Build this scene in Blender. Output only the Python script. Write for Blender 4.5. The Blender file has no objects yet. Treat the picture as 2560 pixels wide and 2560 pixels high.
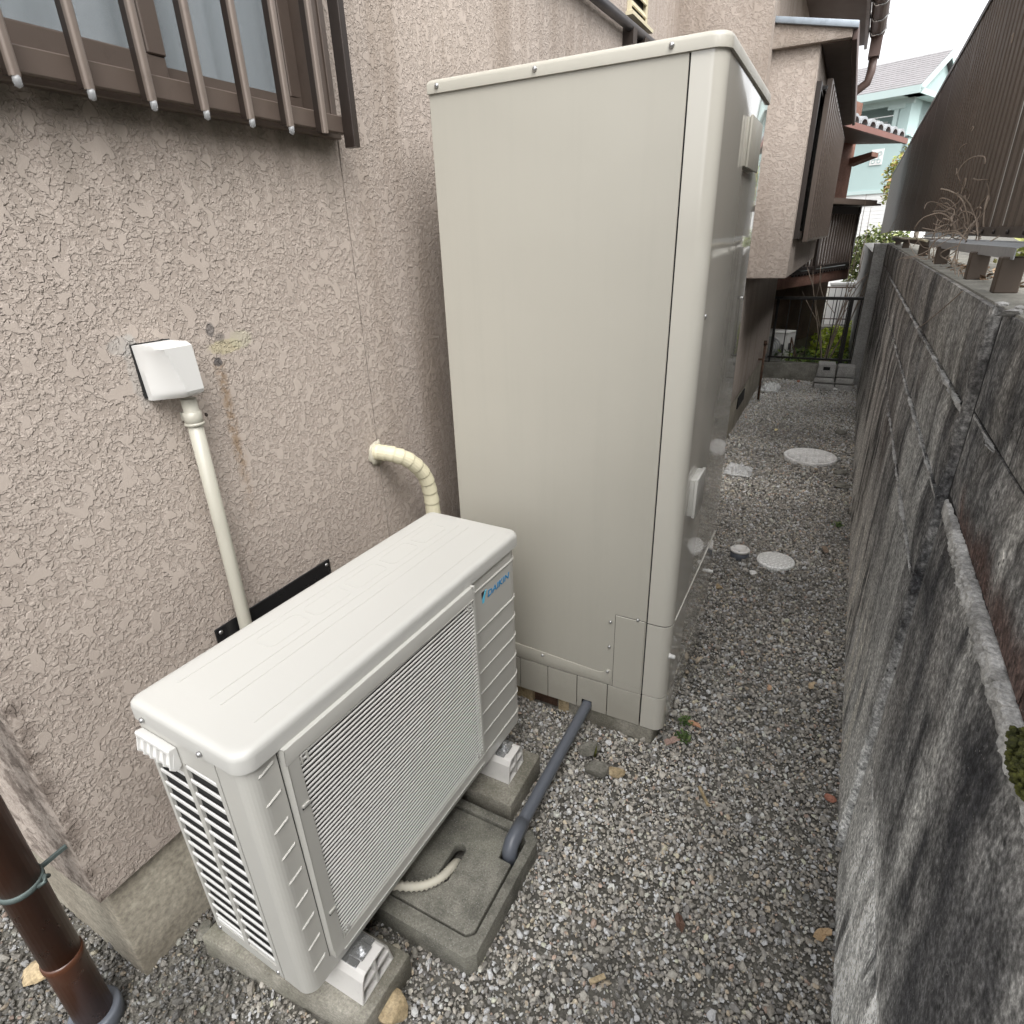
import bpy, bmesh, math, random
import numpy as np
from math import sin, cos, pi, radians
from mathutils import Vector, Matrix
from mathutils.geometry import tessellate_polygon
from mathutils import noise as mnoise

S = bpy.context.scene
COL = S.collection

# ------------------------------------------------------------------ camera
def make_camera():
    yaw, pitch, roll = -.4926, .4289, -.0344
    cy, sy = cos(yaw), sin(yaw)
    f = Vector((sy*cos(pitch), cy*cos(pitch), -sin(pitch)))
    r = Vector((cy, -sy, 0)); u = r.cross(f)
    r2 = r*cos(roll) + u*sin(roll); u2 = -r*sin(roll) + u*cos(roll)
    cd = bpy.data.cameras.new('camera'); c = bpy.data.objects.new('camera', cd); COL.objects.link(c)
    M = Matrix((r2, u2, -f)).transposed().to_4x4(); M.translation = (1.2160, -.9187, 1.4276)
    c.matrix_world = M
    cd.sensor_width = 36; cd.sensor_fit = 'HORIZONTAL'; cd.lens = 36*1479/2560
    cd.clip_start = .02; cd.clip_end = 400
    S.camera = c
make_camera()

# ------------------------------------------------------------------ sky, sun, exposure
SUN_EL, SUN_AZ = radians(55), radians(134)      # azimuth clockwise from +Y
W = bpy.data.worlds.new('World'); S.world = W; W.use_nodes = True
wn = W.node_tree.nodes; wl = W.node_tree.links
sky = wn.new('ShaderNodeTexSky'); sky.sky_type = 'NISHITA'; sky.sun_disc = False
sky.sun_elevation = SUN_EL; sky.sun_rotation = SUN_AZ; sky.air_density = 1.0; sky.dust_density = 4.0; sky.ozone_density = 1.0
hs = wn.new('ShaderNodeHueSaturation'); hs.inputs['Saturation'].default_value = .10
wl.new(sky.outputs[0], hs.inputs['Color']); wl.new(hs.outputs[0], wn['Background'].inputs[0])
wn['Background'].inputs[1].default_value = .15
sd = bpy.data.lights.new('sun', 'SUN'); sd.energy = .6; sd.angle = radians(60); sd.color = (1, .97, .93)
so = bpy.data.objects.new('sun', sd); COL.objects.link(so)
sdir = Vector((sin(SUN_AZ)*cos(SUN_EL), cos(SUN_AZ)*cos(SUN_EL), sin(SUN_EL)))
so.rotation_euler = sdir.to_track_quat('Z', 'Y').to_euler()
S.view_settings.view_transform = 'Standard'; S.view_settings.look = 'None'
S.view_settings.exposure = 1.5; S.view_settings.gamma = 1.0; S.view_settings.use_curve_mapping = False
S.cycles.max_bounces = 8; S.cycles.diffuse_bounces = 5

# ------------------------------------------------------------------ node helper
class NT:
    def __init__(s, name):
        s.m = bpy.data.materials.new(name); s.m.use_nodes = True
        s.t = s.m.node_tree; s.b = s.t.nodes['Principled BSDF']
        s.co = s.t.nodes.new('ShaderNodeTexCoord').outputs['Object']
    def set(s, **k):
        for a, v in k.items(): s.put(s.b.inputs[a.replace('_', ' ')], v)
        return s
    def put(s, sock, v):
        if isinstance(v, bpy.types.NodeSocket): s.t.links.new(v, sock)
        elif isinstance(v, (tuple, list)) and sock.type == 'RGBA' and len(v) == 3: sock.default_value = (*v, 1)
        else: sock.default_value = v
    def n(s, typ, out=0, props=None, **k):
        nd = s.t.nodes.new(typ)
        for a, v in (props or {}).items(): setattr(nd, a, v)
        for a, v in k.items():
            key = int(a[1:]) if a[0] == 'i' and a[1:].isdigit() else a.replace('_', ' ')
            s.put(nd.inputs[key], v)
        return nd.outputs[out]
    def noise(s, scale=5, detail=3, rough=.55, vec=None, dist=0, out=0):
        return s.n('ShaderNodeTexNoise', out, Vector=vec or s.co, Scale=scale, Detail=detail, Roughness=rough, Distortion=dist)
    def vor(s, scale=5, vec=None, feature='F1', out='Distance', rnd=1):
        nd = s.t.nodes.new('ShaderNodeTexVoronoi'); nd.feature = feature
        s.put(nd.inputs['Vector'], vec or s.co); s.put(nd.inputs['Scale'], scale); s.put(nd.inputs['Randomness'], rnd)
        return nd.outputs[out]
    def scale(s, v, vec=None, loc=(0, 0, 0)):
        return s.n('ShaderNodeMapping', 0, Vector=vec or s.co, Scale=v, Location=loc)
    def math(s, op, a, b=0., c=0., clamp=False):
        return s.n('ShaderNodeMath', 0, {'operation': op, 'use_clamp': clamp}, i0=a, i1=b, i2=c)
    def rng(s, v, a, b, c=0., d=1., smooth=True):
        return s.n('ShaderNodeMapRange', 0, {'interpolation_type': 'SMOOTHSTEP' if smooth else 'LINEAR'}, i0=v, i1=a, i2=b, i3=c, i4=d)
    def ramp(s, v, stops, interp='LINEAR'):
        nd = s.t.nodes.new('ShaderNodeValToRGB'); s.put(nd.inputs[0], v); cr = nd.color_ramp; cr.interpolation = interp
        while len(cr.elements) < len(stops): cr.elements.new(.5)
        for e, (p, c) in zip(cr.elements, stops): e.position = p; e.color = (*c, 1) if len(c) == 3 else c
        return nd.outputs[0]
    def mix(s, f, a, b, mode='MIX'):
        nd = s.t.nodes.new('ShaderNodeMix'); nd.data_type = 'RGBA'; nd.blend_type = mode
        s.put(nd.inputs[0], f); s.put(nd.inputs[6], a); s.put(nd.inputs[7], b); return nd.outputs[2]
    def xyz(s): 
        nd = s.t.nodes.new('ShaderNodeSeparateXYZ'); s.put(nd.inputs[0], s.co); return nd.outputs
    def bump(s, h, dist=.003, strength=1., normal=None):
        nd = s.t.nodes.new('ShaderNodeBump'); s.put(nd.inputs['Height'], h); nd.inputs['Distance'].default_value = dist; nd.inputs['Strength'].default_value = strength
        if normal is not None: s.put(nd.inputs['Normal'], normal)
        s.t.links.new(nd.outputs[0], s.b.inputs['Normal']); return nd.outputs[0]

def paint(name, col, rough=.4, metal=0., var=.06, scale=6, bump=0., bscale=200, coat=0., dirt=0., warp=0.):
    m = NT(name); v = m.noise(scale, 4)
    c = m.mix(v, tuple(x*(1-var) for x in col), tuple(min(1, x*(1+var)) for x in col))
    if dirt:
        d = m.rng(m.noise(scale*3, 6, .7), .52, .75)
        c = m.mix(m.math('MULTIPLY', d, dirt), c, tuple(x*.35 for x in col))
    m.set(Base_Color=c, Roughness=m.rng(m.noise(scale*4, 4), .2, .8, max(0, rough-.06), rough+.06, False), Metallic=metal, Coat_Weight=coat)
    if bump: m.bump(m.noise(bscale, 4), bump)
    if warp: m.bump(m.noise(2.6, 2, .4), warp*4, 1., None if rough < .2 else m.bump(m.noise(1100, 2), .00009))
    return m.m

def concrete(name, a, b, scale=9, grain=160, bump=.002, speck=.0, rough=.9, moss=0.):
    m = NT(name)
    f = m.rng(m.noise(scale, 8, .65), .3, .72)
    c = m.mix(f, a, b)
    g = m.noise(grain, 3, .7)
    c = m.mix(.55, c, m.ramp(g, [(.3, (.3, .3, .3)), (.7, (1.4, 1.4, 1.4))]), 'MULTIPLY')
    if speck:
        sp = m.rng(m.vor(grain*.8), .12, .2, 1., 0.)
        c = m.mix(m.math('MULTIPLY', sp, speck), c, (.45, .44, .42))
    if moss:
        c = m.mix(m.math('MULTIPLY', m.rng(m.noise(5, 6, .7), .5, .7), moss), c, (.05, .06, .03))
    m.set(Base_Color=c, Roughness=rough)
    h = m.math('ADD', m.math('MULTIPLY', g, .6), m.noise(grain*.2, 4))
    m.bump(h, bump)
    return m.m

def stucco():
    m = NT('stucco'); X = m.xyz(); y, z = X[1], X[2]
    warp = m.n('ShaderNodeVectorMath', 0, {'operation': 'ADD'}, i0=m.co, i1=m.n('ShaderNodeVectorMath', 0, {'operation': 'SCALE'}, i0=m.noise(80, 3, .6, out=1), Scale=.010))
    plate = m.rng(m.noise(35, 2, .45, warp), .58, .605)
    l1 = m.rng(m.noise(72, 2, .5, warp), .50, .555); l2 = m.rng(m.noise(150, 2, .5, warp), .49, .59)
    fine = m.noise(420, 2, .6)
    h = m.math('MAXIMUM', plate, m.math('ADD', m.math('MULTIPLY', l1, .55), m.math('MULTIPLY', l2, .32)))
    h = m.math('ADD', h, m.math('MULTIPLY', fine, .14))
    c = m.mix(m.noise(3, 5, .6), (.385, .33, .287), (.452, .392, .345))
    c = m.mix(m.math('MULTIPLY', m.rng(h, .05, .45, 1., 0.), .22), c, (.16, .125, .10))       # shade painted into the hollows of the relief
    # rain streaks under the window sill
    st = m.noise(1, 5, .65, m.scale((1, 16, 1.4)))
    ws = m.math('MULTIPLY', m.rng(z, 1.36, 1.68), m.math('MULTIPLY', m.rng(y, .26, .34, 1., 0.), m.rng(z, 1.70, 1.72, 1., 0.)))
    ws = m.math('MULTIPLY', ws, m.rng(st, .34, .66))
    c = m.mix(m.math('MULTIPLY', ws, .42), c, (.13, .115, .09))
    edge = m.math('MULTIPLY', m.rng(z, 1.595, 1.65), m.math('MULTIPLY', m.rng(y, .28, .33, 1., 0.), m.rng(z, 1.70, 1.72, 1., 0.)))  # darker band close under the sill
    c = m.mix(m.math('MULTIPLY', edge, m.rng(m.noise(14, 4), .3, .6, .3, .7)), c, (.09, .082, .062))
    # rust trail and old sealant patch
    yy = m.math('ADD', y, m.math('MULTIPLY', m.math('SUBTRACT', m.noise(9, 4), .5), .022))
    dy = m.math('ABSOLUTE', m.math('SUBTRACT', yy, m.math('ADD', -.124, m.math('MULTIPLY', m.math('SUBTRACT', 1.22, z), .004))))
    tr = m.math('MULTIPLY', m.rng(dy, .001, .019, 1., 0.), m.math('MULTIPLY', m.rng(z, .84, 1.1), m.rng(z, 1.215, 1.235, 1., 0.)))
    c = m.mix(m.math('MULTIPLY', tr, m.rng(m.noise(60, 4, .7), .36, .6, .1, .7)), c, (.22, .135, .06))
    def spot(py, pz, ry, rz, jit=.02):
        u = m.math('DIVIDE', m.math('SUBTRACT', y, py), ry); v = m.math('DIVIDE', m.math('SUBTRACT', z, pz), rz)
        d = m.math('SQRT', m.math('ADD', m.math('MULTIPLY', u, u), m.math('MULTIPLY', v, v)))
        d = m.math('ADD', d, m.math('MULTIPLY', m.math('SUBTRACT', m.noise(45, 4, .7), .5), 1.1))
        return m.rng(d, .7, 1.05, 1., 0.)
    c = m.mix(m.math('MULTIPLY', spot(-.098, 1.253, .045, .016), .55), c, (.46, .41, .24))
    c = m.mix(m.math('MULTIPLY', spot(-.06, 1.262, .03, .02), .5), c, (.42, .40, .29))
    c = m.mix(m.math('MULTIPLY', spot(-.126, 1.288, .010, .017), .6), c, (.075, .075, .08))
    c = m.mix(m.math('MULTIPLY', spot(-.108, 1.272, .015, .010), .5), c, (.09, .085, .08))
    c = m.mix(m.math('MULTIPLY', spot(-.124, 1.226, .012, .011), .8), c, (.05, .05, .055))
    c = m.mix(m.math('MULTIPLY', spot(-.288, 1.235, .02, .07), .35), c, (.40, .40, .38))
    c = m.mix(m.math('MULTIPLY', spot(-.30, 1.285, .03, .02), .3), c, (.40, .41, .40))
    # grime towards the foundation and at the corner
    c = m.mix(m.math('MULTIPLY', m.math('MULTIPLY', m.rng(y, -.655, -.61, 1., 0.), m.rng(m.noise(25, 5, .7), .42, .62)), .75), c, (.10, .075, .06))
    c = m.mix(m.math('MULTIPLY', m.math('MULTIPLY', m.rng(z, .28, .5, 1., 0.), m.rng(m.noise(7, 5), .4, .7)), .45), c, (.13, .11, .085))
    c = m.mix(m.math('MULTIPLY', m.math('MULTIPLY', m.rng(y, .30, .45), m.rng(m.noise(1, 5, .6, m.scale((3, 8, .8))), .42, .68)), .42), c, (.20, .155, .115))
    m.set(Base_Color=c, Roughness=.88, Specular_IOR_Level=.3)
    hv = m.math('MULTIPLY', h, m.rng(m.noise(4, 3), .3, .7, .72, 1.15)); m.bump(hv, .0036, 1.)
    return m.m

def oldwall():
    m = NT('weathered_concrete'); X = m.xyz(); y, z = X[1], X[2]
    s1 = m.math('ADD', m.math('MULTIPLY', m.noise(1, 7, .7, m.scale((4, 7, 1.1), loc=(2, 1, 4))), .5), m.math('MULTIPLY', m.noise(4.2, 7, .7), .5))
    s2 = m.noise(1, 5, .6, m.scale((4, 5, .5), loc=(3, 7, 1)))
    big = m.noise(2.2, 5, .6)
    g = m.noise(1, 4, .72, m.scale((125, 135, 105))); g2 = m.noise(38, 6, .75)
    c = m.mix(m.rng(s1, .40, .60), (.034, .034, .037), (.29, .285, .275))
    c = m.mix(m.math('MULTIPLY', m.rng(s2, .50, .64), .8), c, (.50, .495, .475))
    c = m.mix(m.math('MULTIPLY', m.rng(big, .54, .72), .35), c, (.15, .125, .11))
    top = m.rng(z, .98, 1.18)
    c = m.mix(m.math('MULTIPLY', m.math('MULTIPLY', top, m.rng(s2, .35, .65)), .5), c, (.17, .15, .125))
    low = m.math('MULTIPLY', m.rng(z, .70, .10, 0., 1.), m.rng(m.math('ADD', m.math('MULTIPLY', s1, .5), m.math('MULTIPLY', big, .5)), .43, .54))
    c = m.mix(m.math('MULTIPLY', low, .85), c, (.66, .655, .63))
    s3 = m.noise(1, 6, .62, m.scale((3, 13, 1.6), loc=(5, 3, 2)))
    p1 = m.math('MULTIPLY', m.rng(m.math('ADD', z, m.math('MULTIPLY', m.math('SUBTRACT', s3, .5), .55)), .44, .34), m.rng(y, .20, .10))
    c = m.mix(m.math('MULTIPLY', p1, m.rng(s3, .40, .52)), c, (.85, .845, .82))
    p2 = m.math('MULTIPLY', m.math('MULTIPLY', m.rng(y, .42, .62), m.rng(y, 2.6, 1.5)), m.rng(m.math('ADD', z, m.math('MULTIPLY', m.math('SUBTRACT', s3, .5), .9)), .52, .34))
    c = m.mix(m.math('MULTIPLY', p2, m.rng(s3, .44, .56)), c, (.66, .64, .59))
    rb = m.math('MULTIPLY', m.math('MULTIPLY', m.rng(y, .26, .18), m.rng(z, .97, .985)), m.rng(m.math('ADD', z, m.math('MULTIPLY', m.math('SUBTRACT', s3, .5), .12)), 1.055, 1.00))
    c = m.mix(m.math('MULTIPLY', rb, .85), c, (.075, .042, .034))
    dk = m.math('MULTIPLY', m.rng(y, .34, .25), m.math('MULTIPLY', m.rng(z, .95, .80), m.rng(z, .34, .50)))
    c = m.mix(m.math('MULTIPLY', dk, m.rng(m.noise(1, 4, .6, m.scale((3, 3, .5), loc=(9, 2, 5))), .38, .56, .75, 0.)), c, (.045, .045, .05))
    c = m.mix(.75, c, m.ramp(g, [(.34, (.25, .25, .25)), (.5, (1, 1, 1)), (.70, (2.6, 2.6, 2.6))]), 'MULTIPLY')
    c = m.mix(.8, c, m.ramp(g2, [(.3, (.35, .35, .35)), (.7, (1.75, 1.75, 1.75))]), 'MULTIPLY')
    pit = m.rng(m.vor(48), .10, .20, 1., 0.)
    c = m.mix(m.math('MULTIPLY', pit, m.rng(m.noise(9, 3), .45, .6, 0., .8)), c, (.02, .02, .02))
    fleck = m.rng(m.vor(130), .10, .16, 1., 0.)
    c = m.mix(m.math('MULTIPLY', fleck, m.rng(m.noise(15, 3), .45, .65, 0., .6)), c, (.45, .44, .42))
    m.set(Base_Color=c, Roughness=.92, Specular_IOR_Level=.25)
    m.bump(m.math('ADD', m.math('MULTIPLY', g, .5), g2), .0035)
    return m.m

def attrmat(name, rough=.7, spec=.4, bump=.0006, trans=0.):
    m = NT(name)
    a = m.n('ShaderNodeVertexColor', 0, {'layer_name': 'tint'})
    c = m.mix(.5, a, m.ramp(m.noise(260, 3, .7), [(.3, (.55, .55, .55)), (.7, (1.35, 1.35, 1.35))]), 'MULTIPLY')
    m.set(Base_Color=c, Roughness=rough, Specular_IOR_Level=spec)
    if bump: m.bump(m.noise(700, 2), bump)
    return m.m

M = {}
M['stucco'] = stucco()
M['wall'] = oldwall()
M['foundation'] = concrete('foundation_concrete', (.20, .175, .135), (.34, .31, .25), 5, 90, .0012)
M['pit'] = concrete('pit_concrete', (.10, .097, .08), (.30, .288, .245), 10, 230, .003, .6, moss=.3)
M['paver'] = concrete('paver_concrete', (.15, .14, .11), (.36, .34, .29), 7, 180, .002, .3, moss=.25)
M['greyblock'] = concrete('block_concrete', (.27, .265, .25), (.42, .41, .39), 6, 120, .001)
M['kerb'] = concrete('kerb_concrete', (.12, .115, .095), (.25, .24, .21), 6, 110, .0015)
M['mortar'] = concrete('rough_mortar', (.20, .195, .185), (.62, .61, .59), 16, 240, .005, .4)
M['hp'] = paint('off_white_enamel', (.44, .432, .40), .34, var=.03, scale=3, bump=.00006, bscale=900)
M['hp_top'] = paint('white_enamel', (.45, .445, .42), .42, var=.03, scale=3, bump=.00006, bscale=900)
M['slat'] = paint('white_slat_plastic', (.58, .575, .55), .4, var=.02)
M['white'] = paint('white_plastic', (.60, .595, .575), .35, var=.015)
M['blockwhite'] = paint('greyish_white_plastic', (.58, .565, .54), .45, var=.05, scale=14, dirt=.15)
def weathered(name, base):
    m = NT(name); X = m.xyz(); z = X[2]
    st = m.noise(1, 6, .65, m.scale((22, 22, .9))); bl = m.noise(2.2, 5, .6)
    c = m.mix(m.rng(st, .45, .75), base, tuple(k*.965 for k in base))
    c = m.mix(m.rng(bl, .3, .7, 0., .5), c, tuple(k*1.05 for k in base))
    sp = m.math('MULTIPLY', m.rng(m.vor(260), .10, .17, 1., 0.), m.rng(m.math('ADD', z, m.math('MULTIPLY', bl, .5)), .75, .25))
    c = m.mix(m.math('MULTIPLY', sp, .5), c, (.16, .14, .11))
    mud = m.math('MULTIPLY', m.rng(m.math('ADD', z, m.math('MULTIPLY', m.math('SUBTRACT', m.noise(12, 5, .7), .5), .22)), .22, .06), .30)
    c = m.mix(mud, c, (.22, .20, .16))
    m.set(Base_Color=c, Roughness=m.rng(st, .3, .7, .32, .46))
    m.bump(m.noise(2.6, 2, .4), .006, 1., m.bump(m.noise(1100, 2), .00009)); return m.m
M['tank'] = weathered('beige_cabinet_enamel', (.41, .392, .34))
M['tankgloss'] = paint('glossy_cabinet_enamel', (.50, .48, .425), .09, var=.01, scale=2, coat=.6, warp=.0008)
M['black'] = paint('black_void', (.006, .006, .006), .8, var=0.)
M['blackgloss'] = paint('black_painted_steel', (.012, .012, .013), .25, var=.05)
M['bronze'] = paint('bronze_aluminium', (.115, .088, .072), .42, .25, .06, 8, dirt=.25)
M['barfront'] = paint('pale_bronze_bar_front', (.19, .155, .132), .38, .3, .06, 8, dirt=.3)
M['bronzedark'] = paint('dark_bronze_aluminium', (.030, .022, .018), .4, .2, .1, 8)
M['fence'] = paint('brown_corrugated_steel', (.105, .08, .062), .5, .1, .22, 3, bump=.0004, bscale=40, dirt=.2)
M['fence'].node_tree.nodes['Principled BSDF'].inputs['Specular IOR Level'].default_value = .4
M['post'] = paint('brown_steel_post', (.055, .038, .026), .55, .1, .15, 9, dirt=.3)
M['galv'] = paint('galvanised_steel', (.33, .345, .36), .4, .5, .12, 10, dirt=.35)
M['zinc'] = paint('zinc_plate', (.62, .63, .64), .25, .9, .1, 30)
M['steel'] = paint('screw_steel', (.5, .5, .5), .3, .9, .1, 30)
M['ivory'] = paint('ivory_pvc', (.41, .395, .335), .35, var=.04, dirt=.08)
M['tape'] = paint('ivory_tape_wrap', (.58, .54, .39), .55, var=.05, bump=.0006, bscale=60)
M['hose'] = paint('cream_hose', (.58, .55, .46), .5, var=.05, dirt=.15)
M['pvcgrey'] = paint('grey_pvc', (.105, .115, .135), .35, var=.06, dirt=.1)
M['brownpipe'] = paint('brown_pvc_pipe', (.075, .028, .014), .3, var=.1)
M['copper'] = paint('verdigris_band', (.09, .115, .11), .6, .3, .3, 30)
M['conduit'] = paint('dark_grey_conduit', (.06, .06, .065), .4, var=.1)
M['louvre'] = paint('cream_vent', (.52, .47, .33), .5, var=.05)
M['soffit'] = paint('brown_soffit', (.10, .075, .06), .6, var=.15, scale=3)
M['fascia'] = paint('dark_fascia', (.10, .065, .055), .5, var=.2, scale=8)
M['flash'] = paint('worn_blue_grey_flashing', (.28, .32, .36), .4, .3, .2, 20, dirt=.5)
M['rustred'] = paint('red_brown_metal', (.20, .085, .065), .5, var=.2)
M['rustwall'] = concrete('rust_red_render', (.16, .075, .05), (.27, .14, .10), 4, 60, .001)
M['brownwall'] = concrete('dark_brown_render', (.12, .08, .058), (.21, .145, .108), 3, 60, .001)
M['tile'] = paint('silver_grey_roof_tile', (.28, .29, .30), .35, var=.2, scale=12)
M['teal'] = paint('pale_teal_render', (.40, .515, .505), .8, var=.05, scale=2)
M['tealtrim'] = paint('pale_teal_trim', (.48, .585, .575), .6, var=.03)
M['shingle'] = paint('grey_roof_shingles', (.25, .24, .245), .8, var=.2, scale=4)
M['siding'] = paint('white_siding', (.74, .74, .73), .6, var=.03)
M['whitewall'] = paint('bright_white_paint', (.88, .88, .87), .6, var=.02)
M['glassgreen'] = paint('dull_green_window', (.13, .15, .14), .3, var=.1)
M['rail'] = paint('black_railing_steel', (.018, .016, .015), .4, .2, .2, 20)
M['soil'] = concrete('dark_soil', (.08, .075, .064), (.19, .18, .155), 14, 120, .006)
M['bark'] = concrete('grey_bark', (.10, .08, .06), (.26, .22, .18), 14, 120, .003)
M['twig'] = paint('dry_twig', (.30, .24, .19), .8, var=.3, scale=40)
M['moss'] = concrete('moss_cushion', (.03, .034, .006), (.12, .125, .02), 60, 300, .004)
M['rust'] = concrete('rusty_bar', (.05, .028, .018), (.12, .065, .04), 30, 200, .001)
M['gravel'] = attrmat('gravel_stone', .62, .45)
M['leaf'] = attrmat('leaf', .6, .3, 0)
M['blue'] = paint('printed_blue', (.0, .21, .46), .4, var=0.)
M['lightblue'] = paint('printed_light_blue', (.10, .50, .72), .4, var=0.)
M['printblack'] = paint('printed_black', (.01, .012, .02), .4, var=0.)
M['stone'] = concrete('grey_stone', (.11, .105, .085), (.25, .24, .21), 20, 150, .002)
M['tanstone'] = concrete('tan_stone', (.30, .23, .13), (.48, .38, .24), 25, 150, .002)
M['brick'] = concrete('red_brick_chip', (.30, .12, .08), (.42, .20, .14), 30, 200, .002)
M['lid'] = concrete('pale_concrete_lid', (.60, .59, .57), (.80, .79, .77), 12, 150, .001)
M['room'] = paint('dark_room', (.03, .03, .032), .9, var=0.)
def curtain():
    m = NT('pale_curtain'); X = m.xyz()
    m.set(Base_Color=m.mix(m.noise(1, 3, .5, m.scale((1, 22, .3))), (.20, .225, .245), (.62, .65, .68)), Roughness=.9); return m.m
M['curtain'] = curtain()
def frosted():
    m = NT('frosted_pane')
    m.set(Base_Color=(.33, .37, .39), Roughness=.3, Alpha=.36); m.bump(m.noise(450, 3), .001); return m.m
M['frost'] = frosted()
def plasticfilm():
    m = NT('clear_plastic_film'); m.set(Base_Color=(.88, .89, .88), Roughness=.2, Transmission_Weight=.45, Alpha=.85); m.bump(m.noise(60, 4), .004); return m.m
M['film'] = plasticfilm()
def clearcap():
    m = NT('clear_end_cap'); m.set(Base_Color=(.55, .56, .57), Roughness=.06, Transmission_Weight=.6, IOR=1.4); return m.m
M['drop'] = clearcap()
def lidmat():
    m = NT('white_embossed_lid')
    w = m.vor(60, None, 'DISTANCE_TO_EDGE', 0); k = m.rng(w, .05, .12)
    m.set(Base_Color=m.mix(k, (.62, .62, .60), (.85, .85, .83)), Roughness=.5); m.bump(k, .001); return m.m
M['whitelid'] = lidmat()

# ------------------------------------------------------------------ mesh helper
class G:
    def __init__(s): s.v = []; s.f = []; s.mi = []; s.sm = []
    def add(s, vs, fs, mi=0, smooth=False):
        o = len(s.v); s.v += [tuple(v) for v in vs]
        for f in fs: s.f.append(tuple(i+o for i in f)); s.mi.append(mi); s.sm.append(smooth)
        return s
    def box(s, x0, x1, y0, y1, z0, z1, mi=0):
        return s.hexa([(x0,y0,z0),(x1,y0,z0),(x1,y1,z0),(x0,y1,z0),(x0,y0,z1),(x1,y0,z1),(x1,y1,z1),(x0,y1,z1)], mi)
    def hexa(s, c, mi=0):
        return s.add(c, [(0,3,2,1),(4,5,6,7),(0,1,5,4),(1,2,6,5),(2,3,7,6),(3,0,4,7)], mi)
    def bar(s, a, b, w, h, mi=0, up=(0,0,1)):
        a, b = Vector(a), Vector(b); d = (b-a).normalized(); up = Vector(up)
        if abs(d.dot(up)) > .98: up = Vector((1,0,0))
        r = d.cross(up).normalized()*w/2; u = r.cross(d).normalized()*h/2
        return s.hexa([a-r-u, a+r-u, b+r-u, b-r-u, a-r+u, a+r+u, b+r+u, b-r+u], mi)
    def tube(s, pts, r, n=10, mi=0, caps=True, smooth=True):
        P = [Vector(p) for p in pts]; R = r if isinstance(r, (list, tuple)) else [r]*len(P)
        t0 = (P[1]-P[0]).normalized(); u = t0.orthogonal().normalized(); vs = []
        for i, p in enumerate(P):
            t = (P[min(i+1, len(P)-1)]-P[max(i-1, 0)]).normalized()
            u = (u - t*u.dot(t)).normalized(); w = t.cross(u)
            for k in range(n):
                a = 2*pi*k/n; vs.append(p + (u*cos(a)+w*sin(a))*R[i])
        fs = [(i*n+k, i*n+(k+1) % n, (i+1)*n+(k+1) % n, (i+1)*n+k) for i in range(len(P)-1) for k in range(n)]
        s.add(vs, fs, mi, smooth)
        if caps:
            o = len(s.v)-len(vs)
            s.f.append(tuple(o+k for k in reversed(range(n)))); s.f.append(tuple(o+(len(P)-1)*n+k for k in range(n)))
            s.mi += [mi]*2; s.sm += [False]*2
        return s
    def lathe(s, prof, c=(0,0,0), ax='z', n=24, mi=0, smooth=True):
        vs = []; c = Vector(c)
        for r, h in prof:
            for k in range(n):
                a = 2*pi*k/n; p = (r*cos(a), r*sin(a), h)
                if ax == 'x': p = (h, r*cos(a), r*sin(a))
                if ax == 'y': p = (r*sin(a), h, r*cos(a))
                vs.append(c+Vector(p))
        m = len(prof)
        fs = [(i*n+k, i*n+(k+1) % n, (i+1)*n+(k+1) % n, (i+1)*n+k) for i in range(m-1) for k in range(n)]
        fs += [tuple(reversed(range(n))), tuple((m-1)*n+k for k in range(n))]
        return s.add(vs, fs, mi, smooth)
    def prism(s, outer, z0, z1, holes=(), mi=0, fn=None, mit=None):
        fn = fn or (lambda a, b, c: (a, b, c)); loops = [list(outer)]+[list(h) for h in holes]
        flat = [p for l in loops for p in l]; N = len(flat)
        tris = tessellate_polygon([[Vector((p[0], p[1], 0)) for p in l] for l in loops])
        vs = [fn(p[0], p[1], z0) for p in flat]+[fn(p[0], p[1], z1) for p in flat]
        fs = []
        for t in tris:
            a, b, c = (Vector((flat[i][0], flat[i][1])) for i in t)
            if (b-a).cross(c-a) < 0: t = tuple(reversed(t))
            fs.append(tuple(reversed(t))); fs.append(tuple(i+N for i in t))
        s.add(vs, fs, mi if mit is None else mit); o = 0
        base = len(s.v)-2*N
        for l in loops:
            n = len(l)
            for i in range(n):
                j = (i+1) % n; s.f.append((base+o+i, base+o+j, base+o+j+N, base+o+i+N)); s.mi.append(mi); s.sm.append(False)
            o += n
        return s
    def build(s, name, mats, parent=None, bevel=0., seg=2, recalc=True, smooth=None, M4=None):
        me = bpy.data.meshes.new(name); me.from_pydata([tuple(v) for v in s.v], [], s.f)
        for m in (mats if isinstance(mats, (list, tuple)) else [mats]): me.materials.append(M[m] if isinstance(m, str) else m)
        for p, i, sm in zip(me.polygons, s.mi, s.sm): p.material_index = i; p.use_smooth = sm if smooth is None else smooth
        if M4 is not None: me.transform(M4)
        if bevel or recalc:
            bm = bmesh.new(); bm.from_mesh(me)
            if recalc: bmesh.ops.recalc_face_normals(bm, faces=bm.faces)
            if bevel:
                bmesh.ops.remove_doubles(bm, verts=bm.verts, dist=1e-5)
                es = [e for e in bm.edges if len(e.link_faces) == 2 and e.calc_face_angle(0) > .5]
                bmesh.ops.bevel(bm, geom=es, offset=bevel, segments=seg, affect='EDGES', profile=.5, clamp_overlap=True)
                if seg > 1:
                    for f in bm.faces: f.smooth = True
            bm.to_mesh(me); bm.free()
            if bevel and seg > 1: 
                try: me.set_sharp_from_angle(angle=radians(35))
                except Exception: pass
        return link(name, me, parent)
def link(name, me, parent=None):
    o = bpy.data.objects.new(name, me); COL.objects.link(o)
    if parent: o.parent = parent
    return o
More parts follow.
